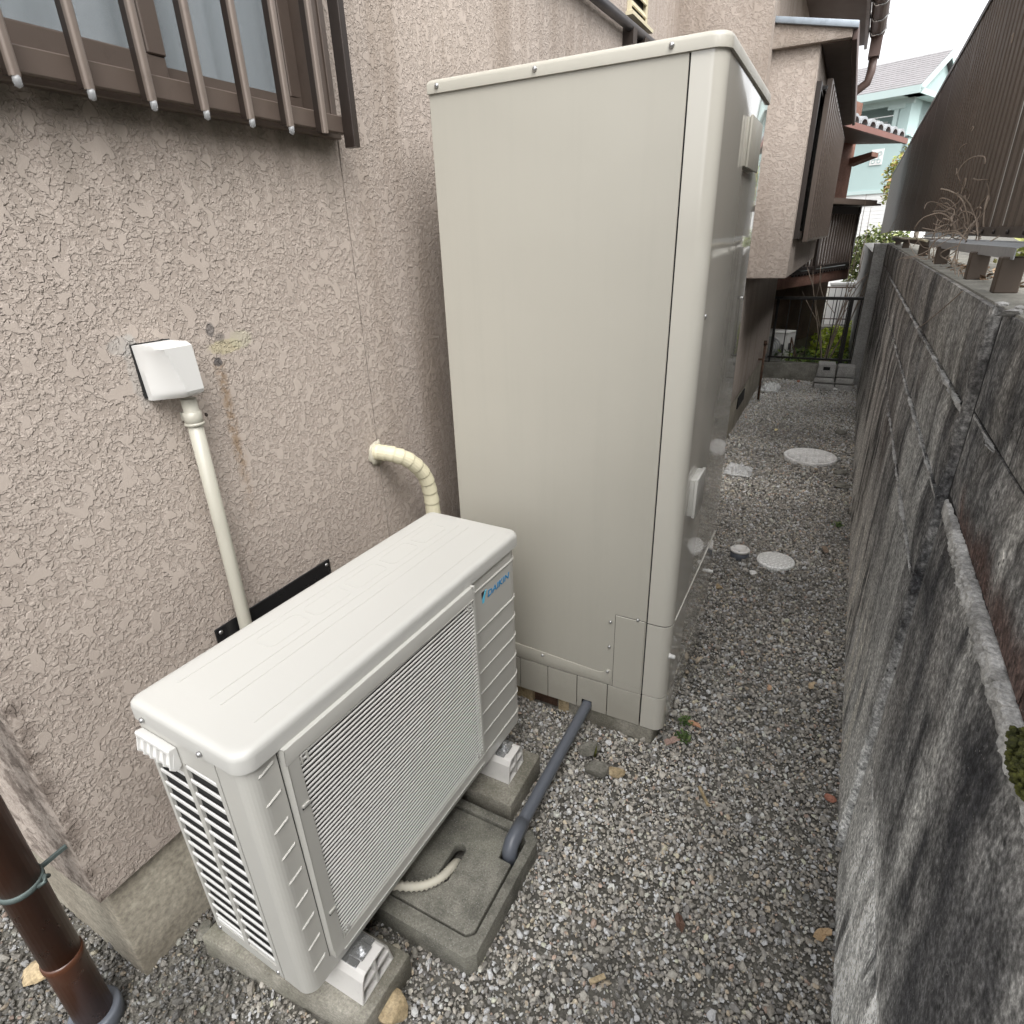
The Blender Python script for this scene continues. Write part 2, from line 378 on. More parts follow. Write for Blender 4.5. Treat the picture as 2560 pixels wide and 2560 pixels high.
def thing(name, label, cat, group=None, loc=(0,0,0)):
    o = bpy.data.objects.new(name, None); COL.objects.link(o); o.location = loc; o.empty_display_size = .05
    return tag(o, label, cat, group)
def tag(o, label, cat, group=None):
    o['label'] = label; o['category'] = cat
    if group: o['group'] = group
    return o
def struct(o): o['kind'] = 'structure'; return o
def rrect(x0, x1, y0, y1, r, n=6):
    """rounded rectangle, r = (r00, r10, r11, r01)"""
    if not isinstance(r, (tuple, list)): r = (r,)*4
    out = []
    for (cx, cy, sx, sy, a0, rr) in ((x0, y0, 1, 1, pi, r[0]), (x1, y0, -1, 1, 1.5*pi, r[1]), (x1, y1, -1, -1, 0, r[2]), (x0, y1, 1, -1, .5*pi, r[3])):
        if rr < 1e-6: out.append((cx, cy)); continue
        for k in range(n+1):
            a = a0+.5*pi*k/n; out.append((cx+sx*rr+rr*cos(a), cy+sy*rr+rr*sin(a)))
    return out
def cells(g, us, vs, holes, fn, d0, d1, mi=0):
    """slab of cells (u,v) between depths d0,d1 leaving out the cells listed in holes"""
    on = lambda i, j: 0 <= i < len(us)-1 and 0 <= j < len(vs)-1 and (i, j) not in holes
    for i in range(len(us)-1):
        for j in range(len(vs)-1):
            if not on(i, j): continue
            a, b, c, d = us[i], us[i+1], vs[j], vs[j+1]
            q = lambda l, dd: [fn(u, v, dd) for u, v in l]
            g.add(q([(a,c),(b,c),(b,d),(a,d)], d1), [(0,1,2,3)], mi); g.add(q([(a,c),(a,d),(b,d),(b,c)], d0), [(0,1,2,3)], mi)
            for (ii, jj, e) in ((i-1,j,((a,c),(a,d))),(i+1,j,((b,d),(b,c))),(i,j-1,((b,c),(a,c))),(i,j+1,((a,d),(b,d)))):
                if not on(ii, jj): g.add([fn(*e[0],d0), fn(*e[1],d0), fn(*e[1],d1), fn(*e[0],d1)], [(0,1,2,3)], mi)
    return g
def screw(parent, p, ax, r=.005, name='screw', mat='steel', h=.003):
    k = -1 if ax[0] == '-' else 1
    return G().lathe([(r, 0), (r, h*.5*k), (r*.6, h*k), (r*.01, h*1.05*k)], p, ax[-1], 10).build(name, mat, parent)
def smooth_path(pts, n=8):
    P = [Vector(p) for p in pts]; out = []
    for i in range(len(P)-1):
        p0, p1, p2, p3 = P[max(i-1,0)], P[i], P[i+1], P[min(i+2,len(P)-1)]
        for k in range(n):
            t = k/n; out.append(.5*((2*p1)+(p2-p0)*t+(2*p0-5*p1+4*p2-p3)*t*t+(-p0+3*p1-3*p2+p3)*t**3))
    out.append(P[-1]); return out
def tinted(name, V, F, Ccol, mat, parent=None, smooth=False):
    me = bpy.data.meshes.new(name); V = np.asarray(V, np.float32); F = np.asarray(F, np.int32)
    k = F.shape[1]; me.vertices.add(len(V)); me.vertices.foreach_set('co', V.ravel())
    me.loops.add(F.size); me.loops.foreach_set('vertex_index', F.ravel())
    me.polygons.add(len(F)); me.polygons.foreach_set('loop_start', np.arange(len(F), dtype=np.int32)*k)
    me.polygons.foreach_set('use_smooth', np.full(len(F), smooth))
    at = me.color_attributes.new('tint', 'FLOAT_COLOR', 'POINT')
    at.data.foreach_set('color', np.c_[np.asarray(Ccol, np.float32), np.ones(len(V), np.float32)].ravel())
    me.update(calc_edges=True); me.materials.append(M[mat]); return link(name, me, parent)

# ================================================================== SETTING
rng = random.Random(7); nr = np.random.default_rng(7)
def gh(x, y):      # gravel surface height
    return .006*mnoise.noise((x*2.3, y*2.3, 0)) + .004*mnoise.noise((x*6, y*6, 3))
def make_ground():
    xs = sorted(set([-60, -20, -6, -3, -1.5, -.8] + [round(-.6+.1*i, 3) for i in range(22)] + [1.56, 1.6, 2, 4, 10, 30, 60]))
    ys = sorted(set([-60, -20, -8, -4, -2, -1.4] + [round(-1.2+.12*i, 3) for i in range(61)] + [6.10, 6.16, 6.4, 6.9, 7.4, 8, 8.6, 9.5, 11, 14, 20, 30, 60, 140]))
    def h(x, y):
        if y <= 6.10: return -.016 + (gh(x, y) if -1 < x < 1.6 and -1.3 < y < 6.1 else 0)
        if y <= 6.16: return .10
        if y <= 6.9: return .10 - (y-6.16)*.16
        if y <= 8.6: return -.018 - (y-6.9)*.166
        return -.30
    vs = [(x, y, h(x, y)) for y in ys for x in xs]; n = len(xs)
    fs = [(j*n+i, j*n+i+1, (j+1)*n+i+1, (j+1)*n+i) for j in range(len(ys)-1) for i in range(n-1)]
    struct(G().add(vs, fs, 0, True).build('ground', 'soil', recalc=False))
make_ground()
struct(G().box(1.66, 14, -6, 12.6, -.5, 1.18).build('raised_ground', 'soil'))

def ico(sub):
    bm = bmesh.new(); bmesh.ops.create_icosphere(bm, subdivisions=sub, radius=1)
    v = np.array([x.co[:] for x in bm.verts]); f = np.array([[q.index for q in p.verts] for p in bm.faces]); bm.free(); return v, f
def pebble_shapes(sub, n):
    v0, f = ico(sub); out = []
    for k in range(n):
        d = nr.normal(size=(5, 3)); v = v0.copy()
        for e in d:                                   # cut flats so the stones look crushed, not round
            e = e/np.linalg.norm(e); c = nr.uniform(.45, .8); pr = v@e; v = v - np.outer(np.maximum(pr-c, 0)*.85, e)
        v = v*(1+nr.normal(size=(len(v), 1))*.06)*np.array([1, nr.uniform(.6, .95), nr.uniform(.45, .75)]); out.append(v)
    return out, f
STONECOL = np.array([(.045,.045,.047),(.075,.074,.072),(.11,.108,.10),(.16,.155,.145),(.085,.08,.07),(.24,.235,.22),(.40,.39,.37),(.62,.61,.59),(.20,.165,.12),(.17,.115,.09),(.06,.066,.07),(.30,.27,.21)])
STONEP = np.array([.11,.15,.17,.15,.10,.11,.07,.035,.045,.022,.05,.03]); STONEP = STONEP/STONEP.sum()
def blocked(x, y):
    b = (x > .30) & (x < .90) & (y > .50) & (y < 1.12)            # under the tank
    b |= (x < .105) & (y > -.63) & (y < 3.9); b |= (x < .62) & (y > 3.3)
    b |= (x > .42) & (x < .75) & (y > -.30) & (y < -.01)
    b |= (x > .28) & (x < .62) & (y > -.53) & (y < -.38); b |= (x > .30) & (x < .65) & (y > .05) & (y < .22)
    b |= (x > 1.46+.0145*y)
    return b
def gravel():
    AV, AF, AC = [], [], []; off = 0
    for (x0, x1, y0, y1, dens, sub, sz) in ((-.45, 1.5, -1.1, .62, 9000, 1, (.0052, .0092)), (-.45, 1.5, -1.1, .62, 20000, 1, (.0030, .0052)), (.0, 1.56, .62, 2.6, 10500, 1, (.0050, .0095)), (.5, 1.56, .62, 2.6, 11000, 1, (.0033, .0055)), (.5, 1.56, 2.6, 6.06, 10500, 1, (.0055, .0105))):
        shp, f = pebble_shapes(sub, 16) if sub == 1 else pebble_shapes(2, 16)
        N = int((x1-x0)*(y1-y0)*dens); x = nr.uniform(x0, x1, N); y = nr.uniform(y0, y1, N)
        k = ~blocked(x, y)
        if sub == 2: k &= ~((x < .0) & (nr.random(N) < .15))
        x, y = x[k], y[k]; N = len(x)
        s = nr.uniform(*sz, N)*np.where(nr.random(N) < .035, 1.7, 1)*np.where(nr.random(N) < .35, .62, 1)
        ci = nr.choice(len(STONECOL), N, p=STONEP); c = (STONECOL[ci]*1.5+.13)*np.array([1.05, 1.0, .92])*(1+.35*np.clip((y[:, None]-3.8)/1.6, 0, 1))*nr.uniform(.75, 1.25, (N, 1))  # far stones tinted paler for the brighter light at the alley end
        patch = np.array([mnoise.noise((a*1.6, b*1.6, 9)) for a, b in zip(x, y)])
        c = np.minimum(c, .50)*(1+.5*patch[:, None])*np.where((x < .35), .5, 1)[:, None]      # damp, dirtier stones and shadow painted in beside the house
        z = np.array([gh(a, b) for a, b in zip(x, y)]) - .012 + s*nr.uniform(.15, 1.0, N)
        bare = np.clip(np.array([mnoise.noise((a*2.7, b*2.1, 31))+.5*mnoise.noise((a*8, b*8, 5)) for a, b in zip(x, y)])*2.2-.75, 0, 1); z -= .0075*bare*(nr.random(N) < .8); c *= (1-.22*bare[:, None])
        q = nr.normal(size=(N, 4)); q[:, 1:3] *= .45; q /= np.linalg.norm(q, axis=1)[:, None]
        w, a, b, cc = q.T
        R = np.stack([np.stack([1-2*(b*b+cc*cc), 2*(a*b-w*cc), 2*(a*cc+w*b)], -1), np.stack([2*(a*b+w*cc), 1-2*(a*a+cc*cc), 2*(b*cc-w*a)], -1), np.stack([2*(a*cc-w*b), 2*(b*cc+w*a), 1-2*(a*a+b*b)], -1)], 1)
        si = nr.integers(0, len(shp), N); base = np.stack(shp)[si]
        V = np.einsum('nij,nvj->nvi', R, base)*s[:, None, None] + np.stack([x, y, z], -1)[:, None, :]
        nv = base.shape[1]
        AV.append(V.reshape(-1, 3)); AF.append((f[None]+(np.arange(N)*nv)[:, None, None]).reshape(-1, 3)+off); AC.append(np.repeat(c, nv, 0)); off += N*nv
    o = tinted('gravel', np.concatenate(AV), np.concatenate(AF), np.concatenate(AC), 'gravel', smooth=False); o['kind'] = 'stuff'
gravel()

# ================================================================== THE HOUSE (left)
YZ = lambda y, z, x: (x, y, z)
XZ = lambda x, z, y: (x, y, z)
house = thing('house', 'pinkish beige rough stucco house with a barred window along the left of the gravel alley', 'house')
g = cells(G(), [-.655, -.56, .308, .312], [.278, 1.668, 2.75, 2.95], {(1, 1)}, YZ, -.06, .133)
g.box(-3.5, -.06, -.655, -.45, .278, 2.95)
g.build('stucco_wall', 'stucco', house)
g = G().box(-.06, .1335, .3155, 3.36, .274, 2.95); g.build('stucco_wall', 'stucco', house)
G().box(-.06, .120, .309, .318, .27, 2.95).build('wall_joint', 'black', house)
G().box(-.2, .114, -.637, 3.36, -.1, .2795).box(-3.5, -.2, -.637, -.44, -.1, .2795).build('foundation', 'foundation', house, .006)
# rear section that stands further out, with its own corner
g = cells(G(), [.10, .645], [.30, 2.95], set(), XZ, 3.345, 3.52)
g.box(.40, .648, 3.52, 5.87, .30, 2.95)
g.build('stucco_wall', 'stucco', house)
G().box(.10, .632, 3.35, 5.86, -.1, .305).build('foundation', 'foundation', house, .006)
G().box(.628, .640, 4.04, 4.40, .145, .235).build('floor_vent', 'black', house)
# bay with canopy
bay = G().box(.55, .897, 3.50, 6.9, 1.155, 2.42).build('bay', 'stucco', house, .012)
f = G()
for a in ((3.56, 4.66),):
    f.box(.896, .925, a[0], a[1], 1.385, 1.43).box(.896, .925, a[0], a[1], 2.17, 2.21).box(.896, .925, a[0], a[0]+.04, 1.43, 2.17).box(.896, .925, a[1]-.04, a[1], 1.43, 2.17).box(.896, .93, 4.08, 4.12, 1.43, 2.17)
f.build('window_frame', 'bronzedark', bay)
G().box(.896, .905, 3.6, 4.62, 1.43, 2.17).build('pane', 'glassgreen', bay)
g = G().hexa([(.935,3.85,1.365),(.965,3.85,1.365),(1.0,6.85,1.365),(.965,6.85,1.365),(.935,3.85,2.265),(.965,3.85,2.265),(1.0,6.85,2.265),(.965,6.85,2.265)])
for k in range(14):
    y = 3.95+k*.21; x = .965+(y-3.85)*.035/3.0
    g.box(x-.004, x+.006, y, y+.02, 1.38, 2.25)
g.build('shutter', 'bronze', bay)
G().bar((.93, 3.75, 2.2), (.93, 3.95, 2.2), .02, .02).bar((.90, 3.72, 2.2), (.95, 3.72, 2.2), .018, .018).build('shutter_hook', 'rail', bay)
# canopy over the bay (sloping top, level underside)
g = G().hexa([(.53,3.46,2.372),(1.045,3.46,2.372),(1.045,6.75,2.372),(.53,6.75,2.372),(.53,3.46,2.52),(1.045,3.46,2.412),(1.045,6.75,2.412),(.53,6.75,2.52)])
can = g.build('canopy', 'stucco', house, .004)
G().hexa([(.52,3.44,2.515),(1.07,3.44,2.405),(1.07,3.475,2.405),(.52,3.475,2.515),(.52,3.44,2.545),(1.07,3.44,2.437),(1.07,3.475,2.437),(.52,3.475,2.545)]).build('flashing', 'flash', can, .003)
G().box(1.047, 1.072, 3.478, 6.78, 2.362, 2.432).build('fascia_board', 'fascia', can, .003)
G().box(.9, 1.04, 3.50, 6.74, 2.366, 2.3715).build('soffit_board', 'soffit', can)
G().box(.56, .59, 3.43, 3.455, 2.50, 2.53).build('bracket', 'bronzedark', can)
# main eave, gutter and downpipe elbow
eave = G().box(-.3, 1.04, 3.3, 6.5, 2.95, 3.03).build('eave', 'soffit', house)
G().box(1.041, 1.065, 3.3, 6.52, 2.92, 3.06).build('fascia_board', 'bronze', eave)
gp = [(1.07+.06+.06*cos(a), 2.99+.06*sin(a)) for a in [pi+pi*k/8 for k in range(9)]]+[(1.07+.06+.054*cos(a), 2.99+.054*sin(a)) for a in [2*pi-pi*k/8 for k in range(9)]]
gut = G().prism(gp, 3.3, 6.3, fn=lambda x, z, y: (x, y, z)).build('gutter', 'fascia', house)
for k in range(5):
    G().tube([(1.068, 4.4+k*.42, 3.0), (1.072, 4.4+k*.42, 2.955), (1.10, 4.4+k*.42, 2.925), (1.16, 4.4+k*.42, 2.925), (1.195, 4.4+k*.42, 2.96), (1.197, 4.4+k*.42, 3.0)], .006, 6).build('gutter_bracket', 'zinc', gut)
G().box(1.09, 1.18, 6.2, 6.34, 2.80, 2.94).tube([(1.135, 6.27, 2.82), (1.135, 6.27, 2.70), (1.12, 6.27, 2.62), (1.0, 6.3, 2.54), (.8, 6.35, 2.44)], .035, 10).build('gutter_outlet', 'fascia', gut, 0)
# roof over the whole
G().hexa([(-3.5,-.9,2.96),(.16,-.9,2.96),(.16,3.3,2.96),(-3.5,3.3,2.96),(-3.5,-.9,4.2),(.16,-.9,3.02),(.16,3.3,3.02),(-3.5,3.3,4.2)]).hexa([(-3.5,3.301,3.04),(1.06,3.301,3.04),(1.06,6.5,3.04),(-3.5,6.5,3.04),(-3.5,3.301,4.6),(1.06,3.301,3.07),(1.06,6.5,3.07),(-3.5,6.5,4.6)]).build('roof', 'tile', house)

# ---- barred window
win = thing('window', 'brown aluminium sliding window with frosted panes behind vertical bars', 'window') if 0 else None
wf = G()
wf.box(.02, .152, -.56, .308, 1.650, 1.672).box(.02, .140, -.56, .308, 1.672, 1.694)        # stepped sill
wf.box(.06, .146, .292, .309, 1.694, 2.75).box(.03, .142, .277, .2925, 1.694, 2.75).box(.03, .14, -.56, -.53, 1.694, 2.75).box(.03, .14, -.56, .308, 2.72, 2.75)
wfo = wf.build('window', 'bronze', house, .0015, 1)
s1 = G().box(.085, .115, -.53, -.075, 1.695, 1.735).box(.085, .115, -.53, -.49, 1.735, 2.72).box(.085, .118, -.108, -.074, 1.735, 2.72).box(.085, .115, -.49, -.11, 2.68, 2.72)
s1.build('sash', 'bronze', wfo, .002, 1)
s2 = G().box(.048, .080, -.085, .277, 1.695, 1.730).box(.048, .080, -.085, -.05, 1.73, 2.72).box(.048, .080, .243, .277, 1.73, 2.72).box(.048, .08, -.05, .243, 2.68, 2.72)
s2.build('sash', 'bronze', wfo, .002, 1)
G().box(.098, .102, -.49, -.108, 1.735, 2.68).build('pane', 'frost', wfo)
G().box(.062, .066, -.05, .243, 1.73, 2.68).build('pane', 'frost', wfo)
cv = []; n = 120
for k in range(n+1):
    y = -.56+.88*k/n; cv.append((.035+.012*sin(y*75+2*sin(y*17)), y))
G().add([(x, y, 1.68) for x, y in cv]+[(x, y, 2.75) for x, y in cv], [(i, i+1, i+n+2, i+n+1) for i in range(n)], 0, True).build('curtain', 'curtain', wfo, recalc=False)
G().box(-.05, -.03, -.555, .305, 1.67, 2.745).build('dark_room', 'room', wfo)

gr = thing('window_grille', 'brown vertical bar grille with clear end caps in front of the window', 'window grille')
for k in range(9):
    y = -.472+.0953*k
    b = G().prism(rrect(.187, .2045, y-.0045, y+.0055, .001, 2), 1.648, 2.76).build('bar', 'bronzedark', gr)
    G().prism(rrect(.203, .213, y-.0065, y+.0065, (.001, .005, .005, .001), 4), 1.645, 2.76).build('bar_front', 'barfront', b)
    if k < 8:
        G().lathe([(.001, -.011), (.005, -.009), (.0055, -.003), (.0055, .003)], (.208, y, 1.643), 'z', 10).build('end_cap', 'drop', b) if k != 7 else None
# the end post is dark and a touch longer
pb = G().prism(rrect(.186, .216, .274, .293, .003, 3), 1.628, 2.76).build('end_post', 'bronzedark', gr)
G().box(.168, .186, -.56, .292, 1.655, 1.688).build('grille_rail', 'bronze', gr, .002, 1)
G().box(.133, .168, .24, .262, 1.66, 1.685).build('rail_bracket', 'bronze', gr)

# ---- fittings on the wall
hood = G(); n = 16; D = .062; Y0, Y1, Z0, Z1 = -.288, -.217, 1.186, 1.283
vs = []
for j in range(n+1):
    v = j/n
    for i in range(n+1):
        u = i/n; uc = .14+.42*v**.75
        d = D*min(1, .22+.78*(u/uc)) if u < uc else D
        d *= min(1, .80+.20*min(1, v/.06)); d *= (1-.25*max(0, (v-.88)/.12)**2)
        vs.append((.136+d, Y0+(Y1-Y0)*u+.004*v, Z1-(Z1-Z0)*v))
m = n+1
fs = [(j*m+i, (j+1)*m+i, (j+1)*m+i+1, j*m+i+1) for j in range(n) for i in range(n)]
hood.add(vs, fs, 0, False)
edge = [i for i in range(m)]+[j*m+n for j in range(1, m)]+[n*m+i for i in reversed(range(n))]+[j*m for j in reversed(range(1, n))]
b = len(hood.v); hood.add([(.134, hood.v[i][1], hood.v[i][2]) for i in edge], [])
for k in range(len(edge)):
    k2 = (k+1) % len(edge); hood.f.append((edge[k], edge[k2], b+k2, b+k)); hood.mi.append(0); hood.sm.append(False)
vh = thing('vent_hood', 'small square white plastic vent hood on the stucco wall above the ivory pipe', 'vent hood')
hb = hood.build('hood', 'white', vh)
for p in hb.data.polygons: p.use_smooth = True
hb.data.set_sharp_from_angle(angle=radians(28))
G().box(.1345, .1365, Y0-.002, Y1+.002, Z0+.004, Z1+.002).build('back_plate', 'black', vh)

vp = thing('drain_pipe', 'straight ivory plastic pipe running down the stucco wall behind the white unit', 'pipe')
G().tube([(.162, -.226, 1.178), (.162, -.227, .9), (.162, -.230, .65), (.162, -.232, .02)], .0140, 16).build('pipe', 'ivory', vp)
cl = G().lathe([(.0140, -.012), (.0168, -.011), (.0168, .011), (.0140, .012)], (.162, -.226, 1.142), 'z', 18).lathe([(.0140, -.010), (.0182, -.008), (.0182, -.004), (.0140, -.002)], (.162, -.226, 1.136), 'z', 18).box(.134, .148, -.232, -.220, 1.134, 1.15)
cl.build('pipe_clamp', 'ivory', vp)
screw(vp, (.17, -.204, 1.142), 'y', .004, mat='bronzedark')

bp = thing('cover_plate', 'thin black metal plate screwed to the stucco wall behind the white unit', 'plate')
G().box(.137, .1405, -.289, .060, .34, .684).build('plate', 'blackgloss', bp, .001, 1)
for y in (-.277, .047): screw(bp, (.1405, y, .672), 'x', .005)

ip = smooth_path([(.11, .301, .900), (.150, .301, .903), (.185, .318, .895), (.212, .352, .868), (.224, .392, .815), (.226, .412, .75), (.226, .418, .66), (.224, .42, .45), (.22, .42, .12)], 10)
inp = thing('insulated_pipe', 'cream tape-wrapped pipe bending out of the wall behind the white unit', 'pipe')
rr = [.0212*(1+.11*((i % 5)/5)) for i in range(len(ip))]
tp_ = G().tube(ip, rr, 18).build('tape_wrap', 'tape', inp); tp_.data.set_sharp_from_angle(angle=radians(14))
pt = NT('pipe_putty'); pt.set(Base_Color=(.45, .42, .34), Roughness=.9); M['putty'] = pt.m
g = G(); v, f = ico(3); v = v*np.array([.009, .031, .032])*(1+.12*nr.normal(size=(len(v), 1))); v += np.array([.135, .301, .897]); g.add(v, [tuple(t) for t in f], 0, True); g.build('putty', 'putty', inp, recalc=False)

# cable conduit and vent louvre high on the wall
cp = thing('black_conduit', 'dark round conduit pipe clipped high along the stucco wall', 'conduit')
G().tube([(.165, 1.3, 2.286), (.165, 2.0, 2.296), (.165, 2.7, 2.312), (.165, 3.30, 2.32)], .021, 12).build('pipe', 'conduit', cp)
for y in (2.36, 2.55): G().box(.134, .185, y-.03, y+.03, 2.235, 2.30).build('pipe_clip', 'bronzedark', cp)
lv = thing('wall_vent', 'cream slatted ventilation grille high on the stucco wall', 'vent')
fr = G(); cells(fr, [2.38, 2.40, 2.62, 2.655], [2.365, 2.385, 2.76, 2.78], {(1, 1)}, YZ, .134, .150); fr.box(.134, .17, 2.36, 2.70, 2.352, 2.366); fr.build('frame', 'louvre', lv)
G().box(.134, .136, 2.40, 2.62, 2.385, 2.76).build('backing', 'black', lv)
for k in range(7):
    z = 2.40+k*.05; G().hexa([(.138,2.40,z+.02),(.142,2.40,z+.023),(.142,2.62,z+.023),(.138,2.62,z+.02),(.152,2.40,z-.008),(.156,2.40,z-.004),(.156,2.62,z-.004),(.152,2.62,z-.008)]).build('slat', 'louvre', lv)

# ---- brown downpipe at the near corner
dp = thing('downpipe', 'glossy brown round downpipe in front of the stucco corner at lower left', 'downpipe')
c = (.106, -.732)
G().tube([(c[0], c[1], .19), (c[0]-.002, c[1]-.002, 2.9)], .0325, 28).build('pipe', 'brownpipe', dp)
G().lathe([(.030, .02), (.0335, .02), (.0335, .20), (.0355, .205), (.0355, .215), (.033, .22)], (*c, 0), 'z', 28).build('lower_pipe', 'brownpipe', dp)
G().lathe([(.037, -.03), (.047, -.03), (.047, .022), (.044, .026), (.037, .026)], (*c, 0), 'z', 28).build('socket', 'pvcgrey', dp)
bd = G().lathe([(.0325, -.006), (.0352, -.005), (.0352, .005), (.0325, .006)], (c[0], c[1], .425), 'z', 28)
bd.tube([(c[0]+.036, c[1]+.012, .425), (c[0]+.048, c[1]+.02, .435), (c[0]+.038, c[1]+.024, .438), (c[0]+.034, c[1]+.03, .428)], .004, 6).bar((c[0], c[1]+.03, .425), (c[0], c[1]+.08, .428), .006, .007)
bd.build('band', 'copper', dp)

# ================================================================== HEAT PUMP OUTDOOR UNIT
hp = thing('outdoor_unit', 'white boxy heat pump unit with a wide slatted front grille beside the stucco wall', 'heat pump', loc=(.558, -.554, 0)); hp.rotation_euler = (0, 0, -.0387)
DX, L = -.272, .825
XY = lambda x, y, z: (x, y, z)
# main shell: its near end is set back so that the louvred end panel has real depth
prof = [(DX, .022), (-.075, .022), (-.0745, .001)] + [p for p in rrect(-.2, 0, .0, L, (0, .036, .03, 0), 8)[1:-1]] + [(DX, L)]
prof = [(DX, .022), (-.072, .022), (-.072, .001)] + rrect(-.2, -.002, .001, L, (0, .027, .045, 0), 8)[1:-1] + [(DX, L)]
G().prism(prof, .146, .728, fn=XY).build('body', 'hp', hp, .0015, 1)
G().prism(rrect(DX+.01, -.012, .012, L-.01, (.005, .03, .03, .005), 5), .128, .148).build('base_pan', 'hp', hp)
G().box(DX+.008, -.0845, .0062, .0212, .177, .667).build('coil', 'black', hp)
# top cover with soft edge
top = G(); o = rrect(DX-.006, .006, -.006, L+.006, (.016, .031, .024, .016), 8)
ins = lambda poly, k: [(p[0]+((-.133)-p[0])*k/.139, p[1]+(L/2-p[1])*k/.42) for p in poly]
def loft(g, rings, mi=0):
    n = len(rings[0][0]); vs = [(p[0], p[1], z) for poly, z in rings for p in poly]
    fs = [(j*n+i, j*n+(i+1) % n, (j+1)*n+(i+1) % n, (j+1)*n+i) for j in range(len(rings)-1) for i in range(n)]
    fs.append(tuple((len(rings)-1)*n+i for i in range(n))); fs.append(tuple(reversed(range(n))))
    return g.add(vs, fs, mi, True)
loft(top, [(ins(o, .003), .7245), (o, .7255), (o, .749), (ins(o, .0012), .7548), (ins(o, .004), .7592), (ins(o, .009), .7618), (ins(o, .015), .7622)])
tc = top.build('top_cover', 'hp_top', hp); tc.data.set_sharp_from_angle(angle=radians(40))
rg = G()
for x in (-.235, -.150, -.121, -.040):
    rg.prism(rrect(x-.0016, x+.0016, .06, .785, .0015, 3), .7615, .7628)
for i in range(5):       # pressed panels along the lid
    rg.prism(rrect(-.218, -.168, .20+i*.115, .30+i*.115, .012, 4), .7616, .7627, holes=[list(reversed(rrect(-.216, -.170, .202+i*.115, .298+i*.115, .011, 4)))])
rg.build('pressed_rib', 'hp_top', hp)
# end panel with two columns of louvre openings
XZ2 = lambda x, z, y: (x, y, z)
c1, c2 = (-.262, -.179), (-.166, -.085)
zs = [.148, .180, .182, .205, .600, .652, .668, .728]
ep = cells(G(), [DX, c1[0], c1[1], c2[0], c2[1], -.074], [.148, .176, .640, .668, .728], {(1, 1), (3, 1), (3, 2)}, XZ2, .0005, .0213)
ep.build('end_panel', 'hp', hp)
def louvre_bar(x0, x1, z, name='louvre_bar'):
    G().box(x0-.003, x1+.003, .0012, .0046, z-.0045, z+.0045).build(name, 'white', hp, .0014, 1)
for k in range(15): louvre_bar(*c1, .196+k*.0312)
for k in range(16): louvre_bar(*c2, .190+k*.0312)
louvre_bar(*c1, .181); 
# grip at the top of the end panel
gp_ = G().prism([(0, .701), (-.012, .7035), (-.0145, .701), (-.0145, .694), (-.0075, .692), (-.0155, .668), (-.0145, .660), (-.008, .657), (0, .662)], -.266, -.172, fn=lambda y, z, x: (x, y, z))
grip = gp_.build('grip', 'white', hp, .001, 1)
for k in range(6):
    x = -.264+k*.0180; G().hexa([(x-.0014,-.0195,.667),(x+.0014,-.0195,.667),(x+.0014,-.012,.658),(x-.0014,-.012,.658),(x-.0014,-.0135,.6945),(x+.0014,-.0135,.6945),(x+.0014,-.006,.6945),(x-.0014,-.006,.6945)]).build('grip_rib', 'white', grip)
for p in ((-.238, .0, .7165), (-.088, .0, .7165)): screw(hp, (p[0], -.0065, .735), '-y', .005, h=.005)
screw(hp, (-.262, .001, .156), '-y', .005); screw(hp, (-.088, .001, .156), '-y', .005)
# pressed marks on the front corner
for k in range(9):
    z = .704-k*.0620; y = .037
    G().hexa([(-.0022,y-.016,z-.006),(-.0022,y+.014,z+.003),(-.0022,y+.016,z+.0065),(-.0022,y-.014,z-.0025),(.0006,y-.012,z-.0035),(.0006,y+.012,z+.0035),(-.001,y+.014,z+.0055),(-.001,y-.012,z-.002)]).build('pressed_mark', 'hp', hp)
G().box(-.0022, -.0012, .0585, .0598, .19, .722).build('corner_seam', 'black', hp)
# front grille: frame, 52 slats, clips
gy0, gy1, gz0, gz1 = .083, .592, .219, .694
gf = cells(G(), [.061, gy0, gy1, .5985], [.192, gz0, gz1, .726], {(1, 1)}, YZ, -.001, .0145)
gfo = gf.build('grille_frame', 'hp', hp, .0018, 2)
G().box(-.0015, .0005, gy0-.01, gy1+.003, gz0-.01, gz1+.01).build('grille_backing', 'black', hp)
NS = 47; pitch = (gz1-gz0)/NS
sl = G().hexa([(.0128,gy0-.002,-.0016),(.0142,gy0-.002,-.0019),(.0142,gy1+.001,-.0019),(.0128,gy1+.001,-.0016),(.0122,gy0-.002,.0024),(.0152,gy0-.002,.0018),(.0152,gy1+.001,.0018),(.0122,gy1+.001,.0024)])
s0 = sl.build('slat', 'slat', gfo)
for k in range(NS):
    o = s0 if k == 0 else s0.copy()
    if k: COL.objects.link(o)
    o.parent = gfo; o.location = (-.0015, 0, gz0+pitch*(k+.55))
for y in (.088, .10, .572, .585):
    for z in (gz0+.004, gz1-.018): G().box(.004, .0155, y-.0015, y+.0015, z, z+.016).build('grille_clip', 'hp', gfo)
for z in (.595, .318): G().box(.010, .0172, .069, .0845, z-.003, z+.004).build('grille_catch', 'hp', gfo, .001, 1)
for z in (.598, .321): G().box(.0155, .0166, .068, .0815, z-.0075, z-.003).build('catch_slot', 'black', gfo)
